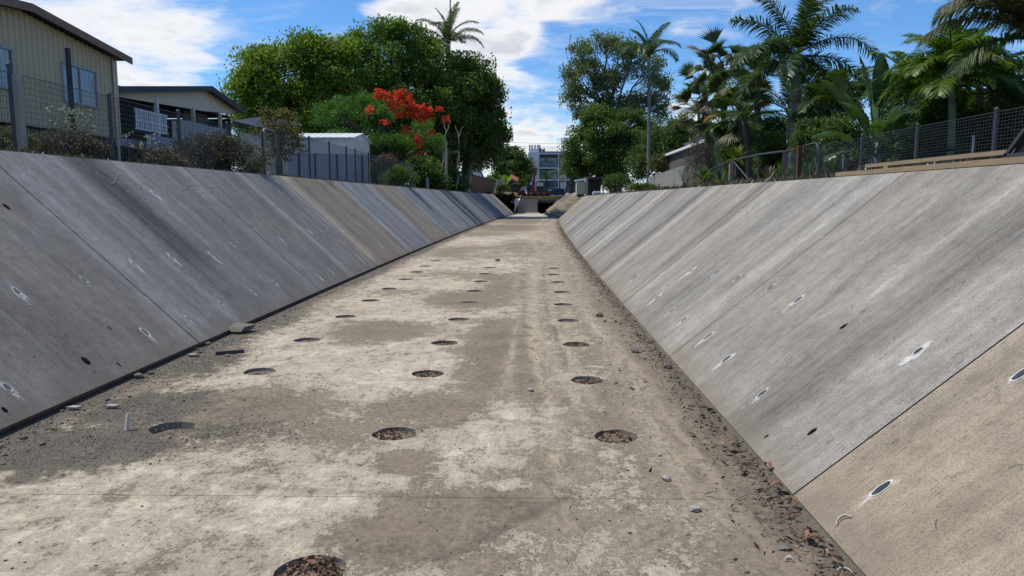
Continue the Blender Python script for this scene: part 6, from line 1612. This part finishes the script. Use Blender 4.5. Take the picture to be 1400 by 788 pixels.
def shard(label, px, py, r, h_, a0, a1, on_wall=False, tilt=0):
    V = []; F = []; n = 12
    for i in range(n + 1):
        a = a0 + (a1 - a0) * i / n
        for rr_, zz_ in ((r, 0), (r * .93, h_ * math.sin(math.pi * i / n) + .004)): V.append((rr_ * math.cos(a), rr_ * math.sin(a), zz_))
    F = [(2 * i, 2 * i + 2, 2 * i + 3, 2 * i + 1) for i in range(n)]
    if on_wall: u, v = wall_hit('R', px, py); c = wall_pt('R', u, v, .006)
    else: c = floor_at(px, py, .006)
    o = link('pipe_shard', mesh_np('pipe_shard', V, F, M['pvc'], smooth=True), None, c); md = o.modifiers.new('thick', 'SOLIDIFY'); md.thickness = .003
    o.rotation_euler = (0, -R(39) if on_wall else tilt, 0)
    return tag(o, label, 'pipe piece', 'broken white pipe pieces')
shard('white curved pipe fragment on the floor near the bottom edge', 1080, 769, .024, .018, .2, 2.6)
shard('white half ring of pipe at the foot of the tan wall panel', 1155, 783, .032, .008, -.2, 2.6)
shard('thin white crescent of pipe stuck on the tan wall panel under the oval weep hole', 1156, 716, .045, .012, .2, 2.6, True)
for px, py, lab in ((100, 558, 'pale scrap on the gravel beside the left wall gap'), (152, 556, 'second pale scrap, nearer the pipe stub'), (280, 470, 'small white scrap below the broken slab'), (262, 486, 'small white scrap left of the short bar')):
    c = floor_at(px, py, .012); b = MB(); b.prism([c + Vector((-.05, -.02, 0)), c + Vector((.04, -.03, 0)), c + Vector((.06, .01, 0)), c + Vector((-.02, .03, 0))], (.005, 0, .014)); tag(b.build('scrap', M['stone_pale']), lab, 'rubble')
# gravel along the wall feet, floor crumbs, leaf litter : nobody could count these
def stones(name, X, Y, r, mat, z0=0.0):
    n = len(X)
    base = np.array([(1, 0, 0), (-1, 0, 0), (0, 1, 0), (0, -1, 0), (0, 0, 1), (0, 0, -1)], float)
    f = np.array([(0, 2, 4), (2, 1, 4), (1, 3, 4), (3, 0, 4), (2, 0, 5), (1, 2, 5), (3, 1, 5), (0, 3, 5)])
    sc = r[:, None, None] * rng.uniform(.5, 1.2, (n, 6, 1)) * np.array([1, 1, .65])
    a = rng.uniform(0, 6.28, n); c, s_ = np.cos(a), np.sin(a)
    V = base[None] * sc; x = V[..., 0] * c[:, None] - V[..., 1] * s_[:, None]; y = V[..., 0] * s_[:, None] + V[..., 1] * c[:, None]
    V = np.stack([x + X[:, None], y + Y[:, None], V[..., 2] + z0 + r[:, None] * .25], axis=2).reshape(-1, 3)
    F = (f[None] + np.arange(n)[:, None, None] * 6).reshape(-1, 3)
    tag(link(name, mesh_np(name, V, F, M[mat])), kind='stuff')
def Sn(y): return 2.2 * (y / 80) ** 2
n = 12000; Y = 2.2 + rng.uniform(0, 1, n) ** 2.0 * 45; X = LB + .02 + np.abs(rng.normal(size=n)) * .16 + Sn(Y)
stones('wall_foot_gravel', X, Y, rng.lognormal(-5.5, .65, n).clip(.0015, .03), 'stone')
n = 7000; k = rng.integers(0, 4, n); cx = np.array([GRAV[i][0] for i in (0, 1, 2, 4)])[k]; cy = np.array([GRAV[i][1] for i in (0, 1, 2, 4)])[k]; ax = np.array([GRAV[i][2] for i in (0, 1, 2, 4)])[k]; ay = np.array([GRAV[i][3] for i in (0, 1, 2, 4)])[k]
X = cx + rng.normal(size=n) * ax * .55; Y = cy + rng.normal(size=n) * ay * .55; kk = (X > LB) & (Y > 1.5)
stones('floor_gravel', X[kk], Y[kk], rng.lognormal(-5.7, .5, n).clip(.001, .014)[kk], 'stone')
n = 3600; Y = 1.6 + rng.uniform(0, 1, n) ** 2.0 * 50; X = RB - .03 - np.abs(rng.normal(size=n)) * .16 + Sn(Y)
stones('wall_foot_rubble', X, Y, rng.lognormal(-5.35, .6, n).clip(.002, .026), 'soil')
n = 3500; Y = 1.5 + rng.uniform(0, 1, n) ** 1.8 * 14; X = rng.uniform(LB, RB, n) + Sn(Y)
stones('floor_crumbs', X, Y, rng.lognormal(-5.5, .5, n).clip(.0015, .012), 'soil')
n = 3800; Y = 1.5 + rng.uniform(0, 1, n) ** 1.7 * 40; X = RB - .04 - np.abs(rng.normal(size=n)) * .13 - (rng.uniform(0, 1, n) < .12) * rng.uniform(0, .6, n) + Sn(Y)
A = unit(n); A[:, 2] *= .3; A /= np.linalg.norm(A, axis=1)[:, None]; L_ = rng.lognormal(-4.1, .4, n).clip(.007, .038)
V, F = leaf_quads(np.stack([X, Y, .012 + rng.uniform(0, .025, n)], axis=1), A, L_, L_ * rng.uniform(.22, .45, n))
tag(link('leaf_litter', mesh_np('leaf_litter', V, F, M['litter'], attrs={'tint': ('FACE', rng.uniform(0, 1, n) ** 1.5)})), kind='stuff')
# mulch and chips inside the floor holes
hx = []; hy = []
for h_ in FH:
    if h_[1] < 9 and not (h_[0] < -1.6 and h_[1] < 5.5):
        m_ = 260 if h_[1] < 4 else 90; r_ = np.sqrt(rng.uniform(0, 1, m_)) * .138; a_ = rng.uniform(0, 6.28, m_); hx.append(h_[0] + S(h_[1]) + r_ * np.cos(a_)); hy.append(h_[1] + r_ * np.sin(a_))
X = np.concatenate(hx); Y = np.concatenate(hy); n = len(X)
A = unit(n); A[:, 2] *= .5; A /= np.linalg.norm(A, axis=1)[:, None]; L_ = rng.uniform(.008, .03, n)
V, F = leaf_quads(np.stack([X, Y, np.where(Y < 2.4, -.06, np.where(X < -1.6, -.045, -.020)) + rng.uniform(-.006, .022, n)], axis=1), A, L_, L_ * .4)
tag(link('hole_debris', mesh_np('hole_debris', V, F, M['litter'], attrs={'tint': ('FACE', rng.uniform(0, 1, n))})), kind='stuff')
for px, py, lab in ((1085, 690, 'curled brown leaf in the litter beside the joint of the tan wall panel'), (1100, 735, 'curled brown leaf on bare floor just past the dark flat stone'), (1115, 742, 'curled brown leaf in the litter closest to the white half ring of pipe'), (1062, 668, 'curled brown leaf at the floor joint beside the leaf litter'), (1050, 640, 'curled brown leaf farthest from the white pipe pieces, below the grey wall panel')):
    c = floor_at(px, py, .02); V = []; l_ = rnd.uniform(.05, .08); a = rnd.uniform(0, 6.28); D = Vector((math.cos(a), math.sin(a), 0)); W = Vector((-D.y, D.x, 0))
    for i in range(6):
        t_ = i / 5; wd = .018 * math.sin(math.pi * (.08 + .84 * t_)); z = .03 * math.sin(t_ * 3.1)
        V += [tuple(D * l_ * (t_ - .5) + W * wd + Vector((0, 0, z + .012))), tuple(D * l_ * (t_ - .5) + Vector((0, 0, z))), tuple(D * l_ * (t_ - .5) - W * wd + Vector((0, 0, z + .012)))]
    F = [(3 * i + j, 3 * i + 3 + j, 3 * i + 4 + j, 3 * i + 1 + j) for i in range(5) for j in range(2)]
    o = link('dead_leaf', mesh_np('dead_leaf', V, F, M['deadleaf'], attrs={'tint': ('FACE', np.full(len(F), rnd.uniform(.3, 1)))}), None, c)
    tag(o, lab, 'leaf', 'larger curled leaves')
